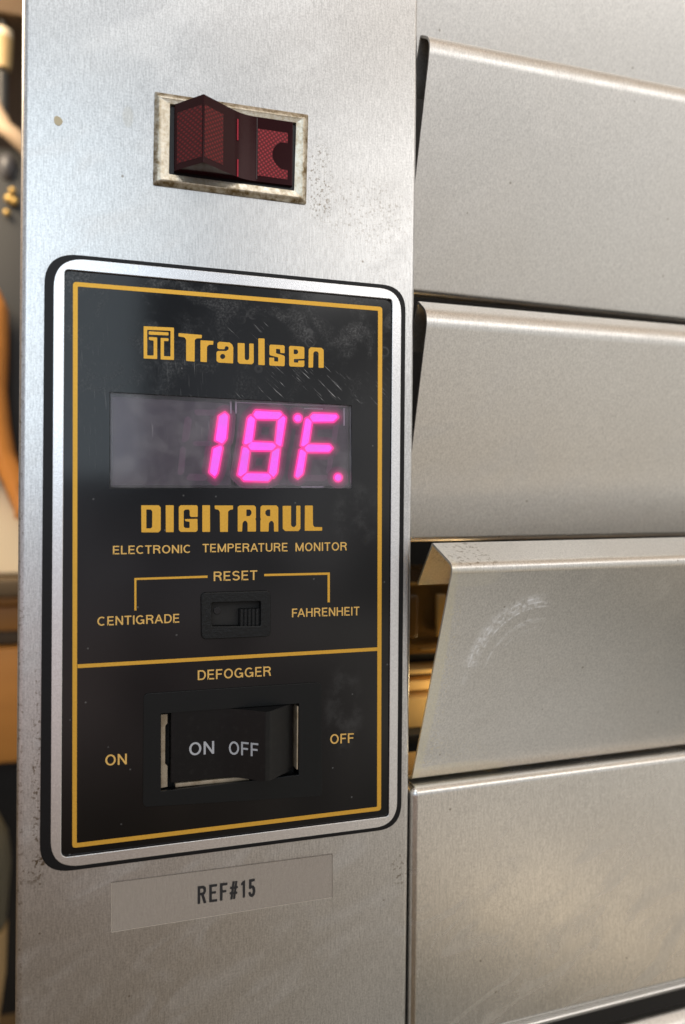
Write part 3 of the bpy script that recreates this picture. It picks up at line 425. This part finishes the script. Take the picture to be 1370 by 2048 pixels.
def words(name, items, yf, mat, parent, weight=.15, yfun=None):
    bm = bmesh.new()
    for txt, quad in items:
        b2 = word(txt, quad, yf, weight, yfun); me = bpy.data.meshes.new('t'); b2.to_mesh(me); b2.free(); bm.from_mesh(me); bpy.data.meshes.remove(me)
    me = bpy.data.meshes.new(name); bm.to_mesh(me); bm.free()
    return link(name, me, parent, mat)
def loft(name, rings, mat, parent=None, closed=True, caps=True, sharp=35):
    """Skin a list of rings (each a list of (x, y, z) mm with the same count)."""
    bm = bmesh.new(); vs = [[bm.verts.new(Vector(p_) * MM) for p_ in r] for r in rings]
    n = len(rings[0])
    for a, b in zip(vs, vs[1:]):
        for i in range(n if closed else n - 1):
            j = (i + 1) % n
            bm.faces.new((a[i], a[j], b[j], b[i]))
    if caps and closed:
        bm.faces.new(vs[0][::-1]); bm.faces.new(vs[-1])
    bmesh.ops.recalc_face_normals(bm, faces=bm.faces)
    me = bpy.data.meshes.new(name); bm.to_mesh(me); bm.free(); smooth(me, sharp)
    return link(name, me, parent, mat)
def box(name, lo, hi, mat, parent=None, bevel=1., seg=3):
    bm = bmesh.new(); bmesh.ops.create_cube(bm, size=1)
    lo, hi = Vector(lo), Vector(hi)
    for v in bm.verts: v.co = Vector(((lo[i] + hi[i]) / 2 + v.co[i] * (hi[i] - lo[i])) for i in range(3)) * MM
    if bevel: bmesh.ops.bevel(bm, geom=bm.edges[:], offset=bevel * MM, segments=seg, profile=.5, affect='EDGES')
    bmesh.ops.recalc_face_normals(bm, faces=bm.faces)
    me = bpy.data.meshes.new(name); bm.to_mesh(me); bm.free(); smooth(me)
    return link(name, me, parent, mat)
def sheet(name, prof_l, prof_r, xl, xr, thick, mat, parent=None, nx=40, sag=0.):
    """Bent sheet metal: an open (y, z) profile at xl run to another at xr, given a thickness inward."""
    n = len(prof_l); rings = []
    def offs(pr):
        out = []
        for i, p_ in enumerate(pr):
            a = Vector(pr[max(i - 1, 0)]); b = Vector(pr[min(i + 1, n - 1)]); t = (b - a).normalized()
            out.append(Vector(p_) + Vector((-t.y, t.x)) * thick)
        return out
    for k in range(nx + 1):
        f = k / nx; x = xl + (xr - xl) * f
        pr = [Vector(a) * (1 - f) + Vector(b) * f for a, b in zip(prof_l, prof_r)]
        io = offs(pr)
        rings.append([(x, q_.x, q_.y) for q_ in pr] + [(x, q_.x, q_.y) for q_ in reversed(io)])
    return loft(name, rings, mat, parent, sharp=40)
def bend(pts, radii, n=6):
    """Round the inner corners of an open polyline."""
    P = [Vector(p_) for p_ in pts]; out = [tuple(P[0])]
    for i in range(1, len(P) - 1):
        c = P[i]; u, v = P[i - 1] - c, P[i + 1] - c; k = min(radii[i - 1], u.length * .49, v.length * .49)
        s_, e_ = c + u.normalized() * k, c + v.normalized() * k
        for j in range(n + 1):
            t = j / n; q_ = s_ * (1 - t) ** 2 + c * 2 * t * (1 - t) + e_ * t * t; out.append((q_.x, q_.y))
    out.append(tuple(P[-1])); return out
def tube(name, pts, radii, mat, parent=None, n=14):
    rings = []
    P = [Vector(p_) for p_ in pts]
    for i, c in enumerate(P):
        t = (P[min(i + 1, len(P) - 1)] - P[max(i - 1, 0)]).normalized()
        a = t.cross(Vector((0, 1, 0))); a = a if a.length > .1 else t.cross(Vector((1, 0, 0))); a.normalize(); b = t.cross(a)
        rr = radii[i] if isinstance(radii, (list, tuple)) else radii
        rings.append([tuple(c + (a * math.cos(q_) + b * math.sin(q_)) * rr) for q_ in [2 * math.pi * k / n for k in range(n)]])
    return loft(name, rings, mat, parent)
def lathe(name, cx, cy, prof, mat, parent=None, n=28):
    return loft(name, [[(cx + r * math.cos(2 * math.pi * k / n), cy + r * math.sin(2 * math.pi * k / n), z) for k in range(n)] for r, z in prof], mat, parent)

# ================================================================ SETTING
wall = box('wall', (-900, 900, -900), (900, 915, 900), M['wall'], bevel=0); wall['kind'] = 'structure'

# ================================================================ REFRIGERATOR
YP = 1.2
fridge = tag(empty('refrigerator'), 'satin stainless steel refrigerator post with dirt specks, carrying the black control panel', 'refrigerator')
def post_ring(z, dx):
    l, r_ = -60.75 + dx, 57.0 + dx
    pts = [(l, 60)]
    for j in range(9):
        a = math.pi + math.pi / 2 * j / 8; pts.append((l + 2.2 + 2.2 * math.cos(a), YP + 2.2 + 2.2 * math.sin(a)))
    for j in range(9):
        a = -math.pi / 2 + math.pi / 2 * j / 8; pts.append((r_ - 1.3 + 1.3 * math.cos(a), YP + 1.3 + 1.3 * math.sin(a)))
    pts.append((r_, 60)); pts.append((r_ - 1.5, 60))
    return [(x, y, z) for x, y in pts]
post = loft('post', [post_ring(z, dx) for z, dx in ((-260, -.55), (-150, -.35), (20, 0), (180, .5), (300, .8))], M['post'], fridge)
# the hole cut in the post for the monitor's works
cut = box('cut', (-44, -10, -76), (44, 40, 76), None, bevel=0)
mod = post.modifiers.new('cut', 'BOOLEAN'); mod.object = cut; mod.operation = 'DIFFERENCE'; mod.solver = 'EXACT'
dg = bpy.context.evaluated_depsgraph_get(); pm = bpy.data.meshes.new_from_object(post.evaluated_get(dg))
post.modifiers.clear(); pm.materials.clear(); pm.materials.append(M['post']); post.data = pm
weighted(post)
for p_ in pm.polygons: p_.use_smooth = abs(p_.normal.y) < .9995
pm.set_sharp_from_angle(angle=math.radians(25))
bpy.data.objects.remove(cut)
# cabinet shell behind the louvres
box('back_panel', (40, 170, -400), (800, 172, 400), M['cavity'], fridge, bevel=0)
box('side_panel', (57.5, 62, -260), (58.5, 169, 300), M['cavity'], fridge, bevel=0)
def chip(name, x, z, r, mat, seed):
    pts = [(x + r * (1 + .10 * math.sin(3 * a + seed)) * math.cos(a), z + r * (1 + .08 * math.cos(2 * a + seed)) * 1.15 * math.sin(a)) for a in [2 * math.pi * k / 14 for k in range(14)]]
    return plate(name, [pts], YP - .12, .2, mat, fridge)
chip('paint_chip', *D['chip'], 1.15, M['chip'], 1.2)

# ================================================================ CONTROL PANEL
panel = tag(empty('temperature_monitor'), 'black digital temperature monitor panel with silver border, gold lettering and glowing pink digits', 'control panel')
plate('gasket', [rounded(D['gasket'], [9, 8, 8, 8.5], 10), rounded(D['open_in'], 1.2, 4)], -.6, 1.78, M['black_rubber'], panel, bevel=.25)
plate('silver_frame', [rounded(D['silver_out'], [8.5, 7.5, 7.5, 8], 10), rounded(D['silver_in'], [1.2, 1.2, 1.2, 2.0], 4)], -.75, .5, M['silver'], panel, bevel=.12)
g = D['open_in']
face_out = rounded([(g[0][0] + .25, g[0][1] - .5), (g[1][0] - .4, g[1][1] - .5), (g[2][0] - .25, g[2][1] + .1), (g[3][0] + .25, g[3][1] + .1)], [1.6, 2.6, 1.2, 1.2], 6)
face = plate('faceplate', [face_out, D['window'], rounded(D['rs_in'], .3, 3), D['df_in']], 0, 2.0, M['acrylic'], panel, bevel=.06)
plate('panel_backing', [[(a * .98, b * .98) for a, b in face_out], [(-38, 50.5), (37.5, 50), (37.5, 21), (-38, 20.5)], D['df_hole']], 2.02, .3, M['cavity'], panel)
# gold lines and lettering, printed
flat('gold_border', [[rounded(D['gold_out'], 1.0, 4), rounded(D['gold_in'], .25, 3)]], -.06, M['gold'], panel)
flat('divider_line', [[D['divider']]], -.055, M['gold'], panel)
flat('maker_emblem', [[rounded(lp, .18, 3)] for lp in D['logo']], -.06, M['gold'], panel)
flat('maker_lettering', [[rounded(lp, .16, 2) for lp in g_] for g_ in D['brand']], -.06, M['gold'], panel)
flat('title_lettering', [[rounded(lp, .16, 2) for lp in g_] for g_ in D['digi']], -.06, M['gold'], panel)
for k, v in D['text']: words('lettering', [(k, v)], -.06, M['gold_small'], panel, .138)
flat('bracket_line', [[b] for b in D['brackets']], -.06, M['gold'], panel)

# display: two LED modules behind a clear window
pane_q = D['window']
pane = plate('display_window', [[(pane_q[0][0] + .1, pane_q[0][1] - .1), (pane_q[1][0] - .1, pane_q[1][1] - .1), (pane_q[2][0] - .1, pane_q[2][1] + .1), (pane_q[3][0] + .1, pane_q[3][1] + .1)]], .12, 1.0, M['pane'], panel, bevel=.05)
def module(q_):
    o = plate('digit_module', [rounded(q_, .5, 3)], 2.5, 5, M['module'], panel, bevel=.25)
    return o
ml, mr = module(D['mod_left']), module(D['mod_right'])
for i, s in enumerate(D['seg']):
    o = plate('digit_segment', [rounded(s, .3, 3)], 2.36, .3, M['led'], ml if i < 2 else mr, bevel=.06)
for i, s in enumerate(D['dots']):
    plate('digit_dot', [s], 2.36, .3, M['led'], mr, bevel=.06)
for j, (grow_, mname) in enumerate(((1, 'led_halo'), (2, 'led_halo_mid'), (3, 'led_halo_dim'), (4, 'led_glow'))):  # nested rings of falling strength paint the halo around each segment
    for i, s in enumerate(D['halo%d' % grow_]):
        plate('segment_halo', [rounded(s, .5 * grow_, 5)], 2.40 + .025 * j - .0012 * i, .05, M[mname], ml if i < 2 else mr)
for i, s in enumerate(D['ghost']):
    plate('unlit_segment', [rounded(s, .3, 3)], 2.46, .2, M['led_off'], ml if i < 5 else mr)
for q_ in D['ribs']:
    plate('module_edge', [q_], 2.2, .5, M['clear_edge'], mr, bevel=.1)

# reset slide switch
rs = plate('slide_switch', [rounded(D['rs_out'], 1.6, 5), rounded(D['rs_in'], .4, 3)], -.9, 2.6, M['black_rough'], panel, bevel=.3)
k = D['rs_knob']; kx0, kx1, kz0, kz1 = k[0][0], k[1][0] - .15, k[0][1], k[3][1]
box('slide_track', (D['rs_in'][0][0] + .05, 2.0, D['rs_in'][2][1] + .05), (D['rs_in'][1][0] - .05, 4, D['rs_in'][0][1] - .05), M['cavity'], rs, bevel=0)
prof = [(kx0, 2.3), (kx0, .45), (kx0 + .2, .25)]
nr = 5
for i in range(nr):
    a = kx0 + .3 + (kx1 - kx0 - .6) * i / nr; w = (kx1 - kx0 - .6) / nr
    prof += [(a, -.35), (a + w * .55, -.35), (a + w * .62, .35), (a + w * .97, .35)]
prof += [(kx1 - .2, .25), (kx1, .45), (kx1, 2.3)]
loft('slider', [[(x, y, z) for x, y in prof] for z in (kz1 + .1, kz0 - .1)], M['black_rough'], rs, sharp=20)
cx_, cz_ = D['rs_screw']
plate('rivet', [[(cx_ + 1.1 * math.cos(a), cz_ + 1.1 * math.sin(a)) for a in [2 * math.pi * j / 16 for j in range(16)]]], 1.7, .4, M['black_gloss'], rs, bevel=.1)

# defogger rocker switch
df = plate('rocker_switch', [rounded(D['df_out'], 1.6, 5), D['df_in']], -.4, .395, M['black_satin'], panel, bevel=.12)
b = D['df_rock_base']; zt, zb = b[0][1] - .3, b[3][1] + 1.6
rx0, rx1 = b[0][0] + .2, b[1][0]
xr = D['df_ridge'][0][0]; xc = -1.5
def rock_prof(x0, xc, xr, x1, depth, back=9):
    return bend([(x0, back), (x0, .2), (xc, .3), (xr, -depth), (xr + 1.7, -depth + .25), (x1, 1.2), (x1, back)], [.6, 4.0, .35, .35, .5], 5)
rp = rock_prof(rx0, xc, xr, rx1, 6.6)
rockd = loft('rocker', [[(x, y, z) for x, y in rp] for z in (zb, zb + .4, zt - .4, zt)], M['rocker_black'], df, sharp=25); weighted(rockd)
def yroc(x):
    for (xa, ya), (xb, yb) in zip(rp, rp[1:]):
        if xa <= x <= xb and xb > xa: return ya + (yb - ya) * (x - xa) / (xb - xa)
    return .2
for k, v in D['df_text']: words('lettering', [(k, v)], -.07, M['white_print'], df, .14, yroc)
# pale metal spring clips and cut edges of the hole the rocker sits in
q_ = D['df_in']
clip = loft('spring_clip', [[(x, y, z) for x, z in ((q_[0][0] + .15, q_[0][1] - .8), (q_[0][0] + 2.0, q_[0][1] - .8), (q_[0][0] + 2.0, q_[0][1] - 3.4), (q_[0][0] + 1.4, q_[0][1] - 4.2), (q_[0][0] + 1.4, q_[3][1] + 7.5), (q_[0][0] + 2.1, q_[3][1] + 6.6), (q_[0][0] + 2.1, q_[3][1] + .6), (q_[3][0] + .15, q_[3][1] + .4))] for y in (1.4, 2.0)], M['clip'], df, sharp=20)
loft('spring_clip', [[(x, y, z) for x, y in ((q_[1][0] - 1.0, 5.0), (q_[1][0] - .12, 5.0), (q_[1][0] - .12, -.15), (q_[1][0] - .5, -.15))] for z in (q_[2][1] + 1.8, q_[2][1] + 4, q_[1][1] - .9)], M['clip'], df, sharp=20)
box('sill', (q_[3][0] + 4.2, .9, q_[3][1] + .2), (4.5, 5, q_[3][1] + 1.5), M['clip'], df, bevel=.3)
box('switch_body', (q_[0][0] + .1, 5.2, q_[3][1] - 1), (q_[1][0] - .1, 12, q_[0][1] + 1), M['cavity'], df, bevel=0)

# ================================================================ RED ROCKER SWITCH
red = tag(empty('indicator_switch'), 'dark red rocker switch in a grimy pale metal bezel above the black panel', 'rocker switch')
o4, r4, i4 = D['rd_out'], D['rd_ridge'], D['rd_in']
def ring4(q_, y, r): return [(x, y, z) for x, z in rounded(q_, r, 4)]
def lerp4(a, b_, t): return [((1 - t) * p_[0] + t * s_[0], (1 - t) * p_[1] + t * s_[1]) for p_, s_ in zip(a, b_)]
loft('bezel', [ring4(o4, YP - .02, .5), ring4(o4, YP - .45, .5), ring4(lerp4(o4, r4, .45), YP - 1.15, .5), ring4(r4, YP - 1.4, .45), ring4(lerp4(r4, i4, .25), YP - 1.2, .4), ring4(lerp4(r4, i4, .85), YP - 1.05, .3), ring4(i4, YP - .95, .3), ring4(i4, YP - .02, .3)], M['brass'], red, caps=False, sharp=30)
b = D['rd_rock']; rzt, rzb = b[0][1] - .1, b[3][1] + .25
px0, px1 = b[0][0] - .1, b[1][0] - .1
rxr, rxc = D['rd_ridge_x'], D['rd_crease_x']
plate('switch_well', [[(i4[0][0] - .1, i4[0][1] + .1), (i4[1][0] + .1, i4[1][1] + .1), (i4[2][0] + .1, i4[2][1] - .1), (i4[3][0] - .1, i4[3][1] - .1)]], YP - .04, .03, M['black_gloss'], red)
RY = YP - 1.3
rprof = bend([(px1, YP - .06), (px1, RY), (rxc + 1.5, RY + .25), (rxr, RY - 8.2), (px0, RY + .1), (px0, YP - .06)], [.35, 4.5, .35, .4], 6)
rock = loft('rocker', [[(x, y, z + (x - px0) * .012) for x, y in rprof] for z in (rzb, rzb + .35, rzt - .35, rzt)], M['red_plastic'], red, sharp=25); weighted(rock)
slope_r = lambda x: RY - 8.2 + (x - rxr) * (8.45 / (rxc + 1.5 - rxr))
L = D['red_lens']
lens_c = [L['x0'] + L['w'], None]
cz = (L['z0'] + L['z1']) / 2; rr = (L['z1'] - L['z0']) * .30
arc = [(L['x1'] + .9 - rr * 1.35 * math.cos(a), cz + rr * 1.12 * math.sin(a)) for a in [math.radians(t) for t in range(-62, 63, 8)]]
lens = [(L['x0'], L['z1']), (L['x1'], L['z1'] + .1), (L['x1'], arc[-1][1])] + arc[::-1] + [(L['x1'], arc[0][1]), (L['x1'], L['z0']), (L['x0'], L['z0'])]
plate('lens', [lens], RY - .04 + .06, .12, M['red_lens'], rock)
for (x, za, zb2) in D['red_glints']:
    plate('lens', [[(x - .22, za), (x + .22, za), (x + .22, zb2), (x - .22, zb2)]], slope_r(x) - .45, .5, M['red_glint'], rock)  # bright strips laid on as painted glints, not separate lens parts
for gx, gz0, gz1 in ((rxc + 5.4, rzb + .9, rzt + .1),):
    plate('seam', [[(gx - .07, gz0), (gx + .07, gz0), (gx + .07, gz1), (gx - .07, gz1)]], RY - .03, .1, M['seam_grey'], rock)
# the two windows on the wedge
def wedge_lens(xa, xb, f):
    zt_, zb_ = rzt - 2.7, rzb + 1.8
    pa = [(xa, f(xa), zb_), (xb, f(xb), zb_), (xb, f(xb), zt_), (xa, f(xa), zt_)]
    return loft('lens', [[(x, y - .06, z) for x, y, z in pa], [(x, y + .1, z) for x, y, z in pa]], M['red_lens_dim'], rock, sharp=20)
slope_l = lambda x: RY - 8.2 + (rxr - x) * (8.3 / (rxr - px0))
wedge_lens(rxr + .35, rxr + 6.2, slope_r)
wedge_lens(px0 + .7, rxr - .35, slope_l)

# ================================================================ STICKER
st = D['sticker']
stick = plate('label_sticker', [rounded(st, [.2, .5, 1.1, .3], 3)], YP - .20, .19, M['tape'], bevel=.05)
tag(stick, 'clear tape label reading REF#15 stuck on the post below the panel', 'sticker')
stc = Vector((sum(p_[0] for p_ in st) / 4, sum(p_[1] for p_ in st) / 4))
(ax, az_), (bx, bz), (cx_, cz_), (dx_, dz) = st
plate('worn_edge', [[(ax, az_), (bx, bz), (cx_, cz_), (cx_ - .13, cz_), (bx - .13, bz - .13), (ax + .02, az_ - .13)]], YP - .215, .02, M['tape_edge'], stick)
plate('lifted_edge', [[(cx_ - .2, cz_ + .14), (cx_ - .2, cz_), (dx_, dz), (ax, az_ - .2), (ax + .1, az_ - .2), (dx_ + .1, dz + .14)]], YP - .215, .02, M['tape_edge_pale'], stick)
flat('lettering', [[rounded(lp, .12, 2) for lp in g_] for g_ in D['ref'][:5] + D['ref'][7:]], YP - .23, M['ink'], stick, .03)
flat('hash_bar', [[rounded(g_[0], .12, 2)] for g_ in D['ref'][5:7]], YP - .235, M['ink'], stick, .03)

# ================================================================ LOUVRE GRILLE
grille = tag(empty('louver_grille'), 'stainless steel louvre grille of overlapping slanted slats beside the refrigerator post', 'grille')
KX = math.tan(math.radians(2.0)); XL, XR = 61.0, 340.0
def slat(prof, dzt, dzb, mat, label=None, thick=.8, name='slat'):
    zs = [z for y, z in prof]; z1, z0 = max(zs), min(zs)
    pr = [(y + KX * (XR - XL), z + (dzb + (dzt - dzb) * (z - z0) / (z1 - z0)) * (XR - XL) / 100) for y, z in prof]
    o = weighted(sheet(name, prof, pr, XL, XR, thick, mat, grille))
    if label: o['label'] = label
    return o

slat(bend([(-6.5, 262), (21, 172), (26, 171.5)], [1.5]), 2, 2, M['slat'], 'topmost flat slat running out of the photo at the top')
slat(bend([(15, 156), (8, 173), (-1.2, 167.2), (21, 91.5), (26, 91.8)], [1.5, 5, 2]), 3, .5, M['slat'])
slat(bend([(15, 70), (8, 85.6), (-1.0, 79.5), (20.5, 4.6), (25.5, 4.8)], [1.5, 5, 2]), 1.5, 1.1, M['slat'])
slat(bend([(6, -8.2), (-5.6, 5.9), (-21.2, -.2), (8.7, -74.2), (13, -75.2)], [.8, 3.2, 1]), 1.2, .3, M['slat_worn'], 'slat pushed outward with white scuffs and an open pale end')
# bottom slat: a boxed one with a closed, rounded left end
bm = bmesh.new(); bmesh.ops.create_cube(bm, size=1)
lo, hi = Vector((58.3, 3.2, -162.5)), Vector((350, 40, -75.2))
for v in bm.verts: v.co = Vector(((lo[i] + hi[i]) / 2 + v.co[i] * (hi[i] - lo[i])) for i in range(3)) * MM
bmesh.ops.bevel(bm, geom=bm.edges[:], offset=2.7 * MM, segments=6, profile=.5, affect='EDGES')
for v in bm.verts: v.co.y += KX * (v.co.x - XL * MM)
me = bpy.data.meshes.new('slat'); bm.to_mesh(me); bm.free(); smooth(me, 40)
o = weighted(link('slat', me, grille, M['slat_smooth'])); o['label'] = 'lowest large slat with a closed rounded left end and a bright top edge'
sheet('lip', bend([(4.2, -161.8), (9.5, -167.2), (9.0, -167.8)], [.4]), bend([(4.2 + KX * (XR - XL), -161.8), (9.5 + KX * (XR - XL), -167.2), (9.0 + KX * (XR - XL), -167.8)], [.4]), XL, XR, .6, M['slat'], o)
sheet('lip', bend([(9.5, -168.2), (12.5, -171.6), (16, -171.8)], [.4]), bend([(9.5 + KX * (XR - XL), -168.2), (12.5 + KX * (XR - XL), -171.6), (16 + KX * (XR - XL), -171.8)], [.4]), XL, XR, .6, M['slat'], o)
slat(bend([(18, -182), (14, -180), (9, -184.5), (22, -255)], [1.5, 3]), 0, 0, M['slat'], 'slat just showing along the bottom right corner')


# ================================================================ INSIDE THE GAP

def lab(o, label, cat, group=None): return tag(o, label, cat, group)
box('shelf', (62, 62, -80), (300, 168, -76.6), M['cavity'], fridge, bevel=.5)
for k, (z0, z1, y0, txt) in enumerate(((-76.4, -63.7, 70, 'thick tan cardboard sheet at the bottom of the pile behind the grille'), (-61.6, -57.4, 74, 'tan cardboard sheet in the middle of the pile behind the grille'), (-54.2, -52.1, 72, 'thin tan cardboard sheet on top of the pile behind the grille'))):
    lab(box('cardboard_sheet', (66, y0, z0), (230, 160, z1), M['card'], bevel=.6), txt, 'cardboard', 'cardboard sheets behind the grille')
for k, (z0, z1, txt) in enumerate(((-63.6, -61.7, 'dark filler painting the shaded gap between the two lower cardboard sheets'), (-57.3, -54.3, 'dark filler painting the shaded gap under the thinnest cardboard sheet'))):
    lab(box('gap_shade', (66, 82, z0), (230, 160, z1), M['cavity'], bevel=.2), txt, 'sheet', 'dark gap fillers in the pile')  # dark fillers put in where the gaps would only be shaded
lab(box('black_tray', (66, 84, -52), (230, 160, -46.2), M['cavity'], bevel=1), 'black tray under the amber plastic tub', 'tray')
tub = lab(empty('plastic_tub'), 'amber translucent plastic tub seen through the gap beside the pushed-out slat', 'tub')
loft('body', [[(x, y, z) for x, y in rounded([(70 + i, 70 + i), (200 - i, 70 + i), (200 - i, 150 - i), (70 + i, 150 - i)], 5, 5)] for z, i in ((-46.1, 5), (-44, 3), (-17, 0), (-15.6, 0))] , M['amber'], tub)
loft('rim', [[(x, y, z) for x, y in rounded([(70 - i, 70 - i), (200 + i, 70 - i), (200 + i, 150 + i), (70 - i, 150 + i)], 6, 5)] for z, i in ((-15.9, .3), (-15.9, 1.6), (-15.0, 1.6), (-14.8, .8), (-14.8, -1.5))], M['amber_rim'], tub, caps=False)
for xx in (84, 97):
    box('rib', (xx, 68.6, -38), (xx + 4.5, 71, -20), M['amber_rim' if xx > 90 else 'amber'], tub, bevel=.8)
box('ridge', (90, 68.9, -43.5), (140, 71.5, -42.9), M['amber_rim'], tub, bevel=.2)
lab(box('carton', (78, 152, -45.8), (113, 162, -19), M['card'], bevel=.8), 'small bright tan carton showing above the amber tub', 'carton')


# ================================================================ LEFT BACKGROUND
def BX(x): return -109.817 + x * 0.3480
def BZ(y): return 16.630 - (y - 1000) * 0.3769

def lb(o, label, cat, group=None): return tag(o, label, cat, group)
BY = 400.
lb(box('shelf_board', (-260, 390, BZ(46)), (-20, 899, BZ(-8)), M['brown_wood'], bevel=2), 'dark brown shelf board at the top left beyond the post', 'shelf')
bf = lb(empty('brass_fitting'), 'brass fitting with two pale collars at the top left edge', 'fitting')
cx = BX(2)
lathe('barrel', cx, BY, [(.1, BZ(142)), (5.5, BZ(142)), (6.3, BZ(126)), (7.0, BZ(84)), (7.0, BZ(82)), (.1, BZ(82))], M['tan'], bf)
for za, zb_, r in ((84, 66, 6.6), (140, 126, 5.2)):
    lathe('collar', cx, BY, [(.1, BZ(za)), (r, BZ(za)), (r + .4, BZ((za + zb_) / 2)), (r, BZ(zb_)), (.1, BZ(zb_))], M['cream'], bf)
lathe('stem', cx, BY, [(.1, BZ(240)), (3.6, BZ(240)), (4.2, BZ(150)), (.1, BZ(143))], M['dark_iron'], bf)
lathe('cap', cx, BY, [(.1, BZ(66)), (3, BZ(66)), (3, BZ(47)), (.1, BZ(47))], M['dark_iron'], bf)
lb(tube('hose', [(BX(-20), BY, BZ(200)), (BX(-3), BY, BZ(235)), (BX(8), BY - 4, BZ(262)), (BX(24), BY - 6, BZ(274)), (BX(44), BY - 4, BZ(288)), (BX(70), BY, BZ(310))], [5, 5.5, 6, 6, 6, 6], M['beige_hose']), 'pale beige hose curving across below the brass fitting', 'hose')
mc = lb(empty('machine'), 'dark machine with small yellow knobs, out of focus at the left edge', 'machine')
box('housing', (-210, BY + 8, BZ(1145)), (-20, BY + 150, BZ(278)), M['dark_iron'], mc, bevel=10)
loft('bulge', [[(BX(10) + r * math.cos(t), BY + 10 - d, BZ(325) + 1.6 * r * math.sin(t)) for t in [2 * math.pi * k / 20 for k in range(20)]] for r, d in ((7, 0), (6, 5), (3, 9), (.2, 10))], M['grey_iron'], mc)
for x, y, r in ((21, 375, 2.7), (15, 392, 3.6), (25, 396, 3.2), (10, 420, 2.6)):
    loft('knob', [[(BX(x) + r * math.sin(p_) * math.cos(t), BY + 4 - r * math.cos(p_), BZ(y) + r * math.sin(p_) * math.sin(t)) for t in [2 * math.pi * k / 14 for k in range(14)]] for p_ in (.05, .5, 1.0, 1.5, 2.0, 2.6)], M['brass_plain'], mc)
def slab(name, pts, y0, th, mat, bevel=2):
    return plate(name, [rounded([(BX(x), BZ(y)) for x, y in pts], 3, 4)], y0, th, mat, None, bevel)
lb(slab('orange_cushion', [(-90, 560), (4, 590), (19, 625), (20, 700), (17, 780), (24, 850), (34, 905), (60, 960), (60, 1040), (34, 1012), (14, 965), (-6, 925), (-90, 900)], BY - 30, 26, M['orange'], 8), 'orange-brown curved cushion edge at the left of the photo', 'cushion')
lb(slab('cream_panel', [(-120, 880), (-6, 935), (14, 975), (34, 1022), (70, 1060), (70, 1143), (-120, 1143)], BY - 8, 14, M['cream'], 2), 'bright cream panel below the orange cushion', 'panel')
cb = lb(empty('wooden_cabinet'), 'orange-brown wooden cabinet with a dark top edge, left of the post', 'cabinet')
box('top', (-240, BY - 30, BZ(1181)), (-10, BY + 200, BZ(1146)), M['dark_wood'], cb, bevel=2)
box('rail', (-235, BY - 16, BZ(1200)), (-15, BY + 190, BZ(1182)), M['orange_wood'], cb, bevel=1)
box('drawer_front', (-235, BY - 6, BZ(1255)), (-15, BY + 190, BZ(1206)), M['orange_wood'], cb, bevel=1)
box('divider', (-235, BY - 1, BZ(1284)), (-15, BY + 190, BZ(1256)), M['dark_wood'], cb, bevel=1)
box('door', (-235, BY - 14, BZ(1512)), (-15, BY + 190, BZ(1286)), M['orange_wood'], cb, bevel=2)
box('plinth', (-230, BY + 30, BZ(2300)), (-15, BY + 190, BZ(1513)), M['cavity'], cb, bevel=1)
lb(lathe('olive_bin', BX(-38), BY - 60, [(.1, BZ(1762)), (25, BZ(1762)), (28, BZ(1650)), (26, BZ(1600)), (19, BZ(1560)), (8, BZ(1536)), (.1, BZ(1532))], M['olive']), 'dull olive rounded bin in front of the wooden cabinet', 'bin')
fl = box('floor', (-900, 230, BZ(2086)), (-30, 899, BZ(2081)), M['dark_wood'], bevel=0); fl['kind'] = 'structure'
lb(lathe('tan_bucket', BX(-38), BY - 62, [(.1, BZ(2080)), (13, BZ(2080)), (20, BZ(1950)), (25, BZ(1850)), (26, BZ(1764)), (.1, BZ(1764))], M['tan']), 'tapered tan bucket under the olive bin at the bottom left', 'bucket')
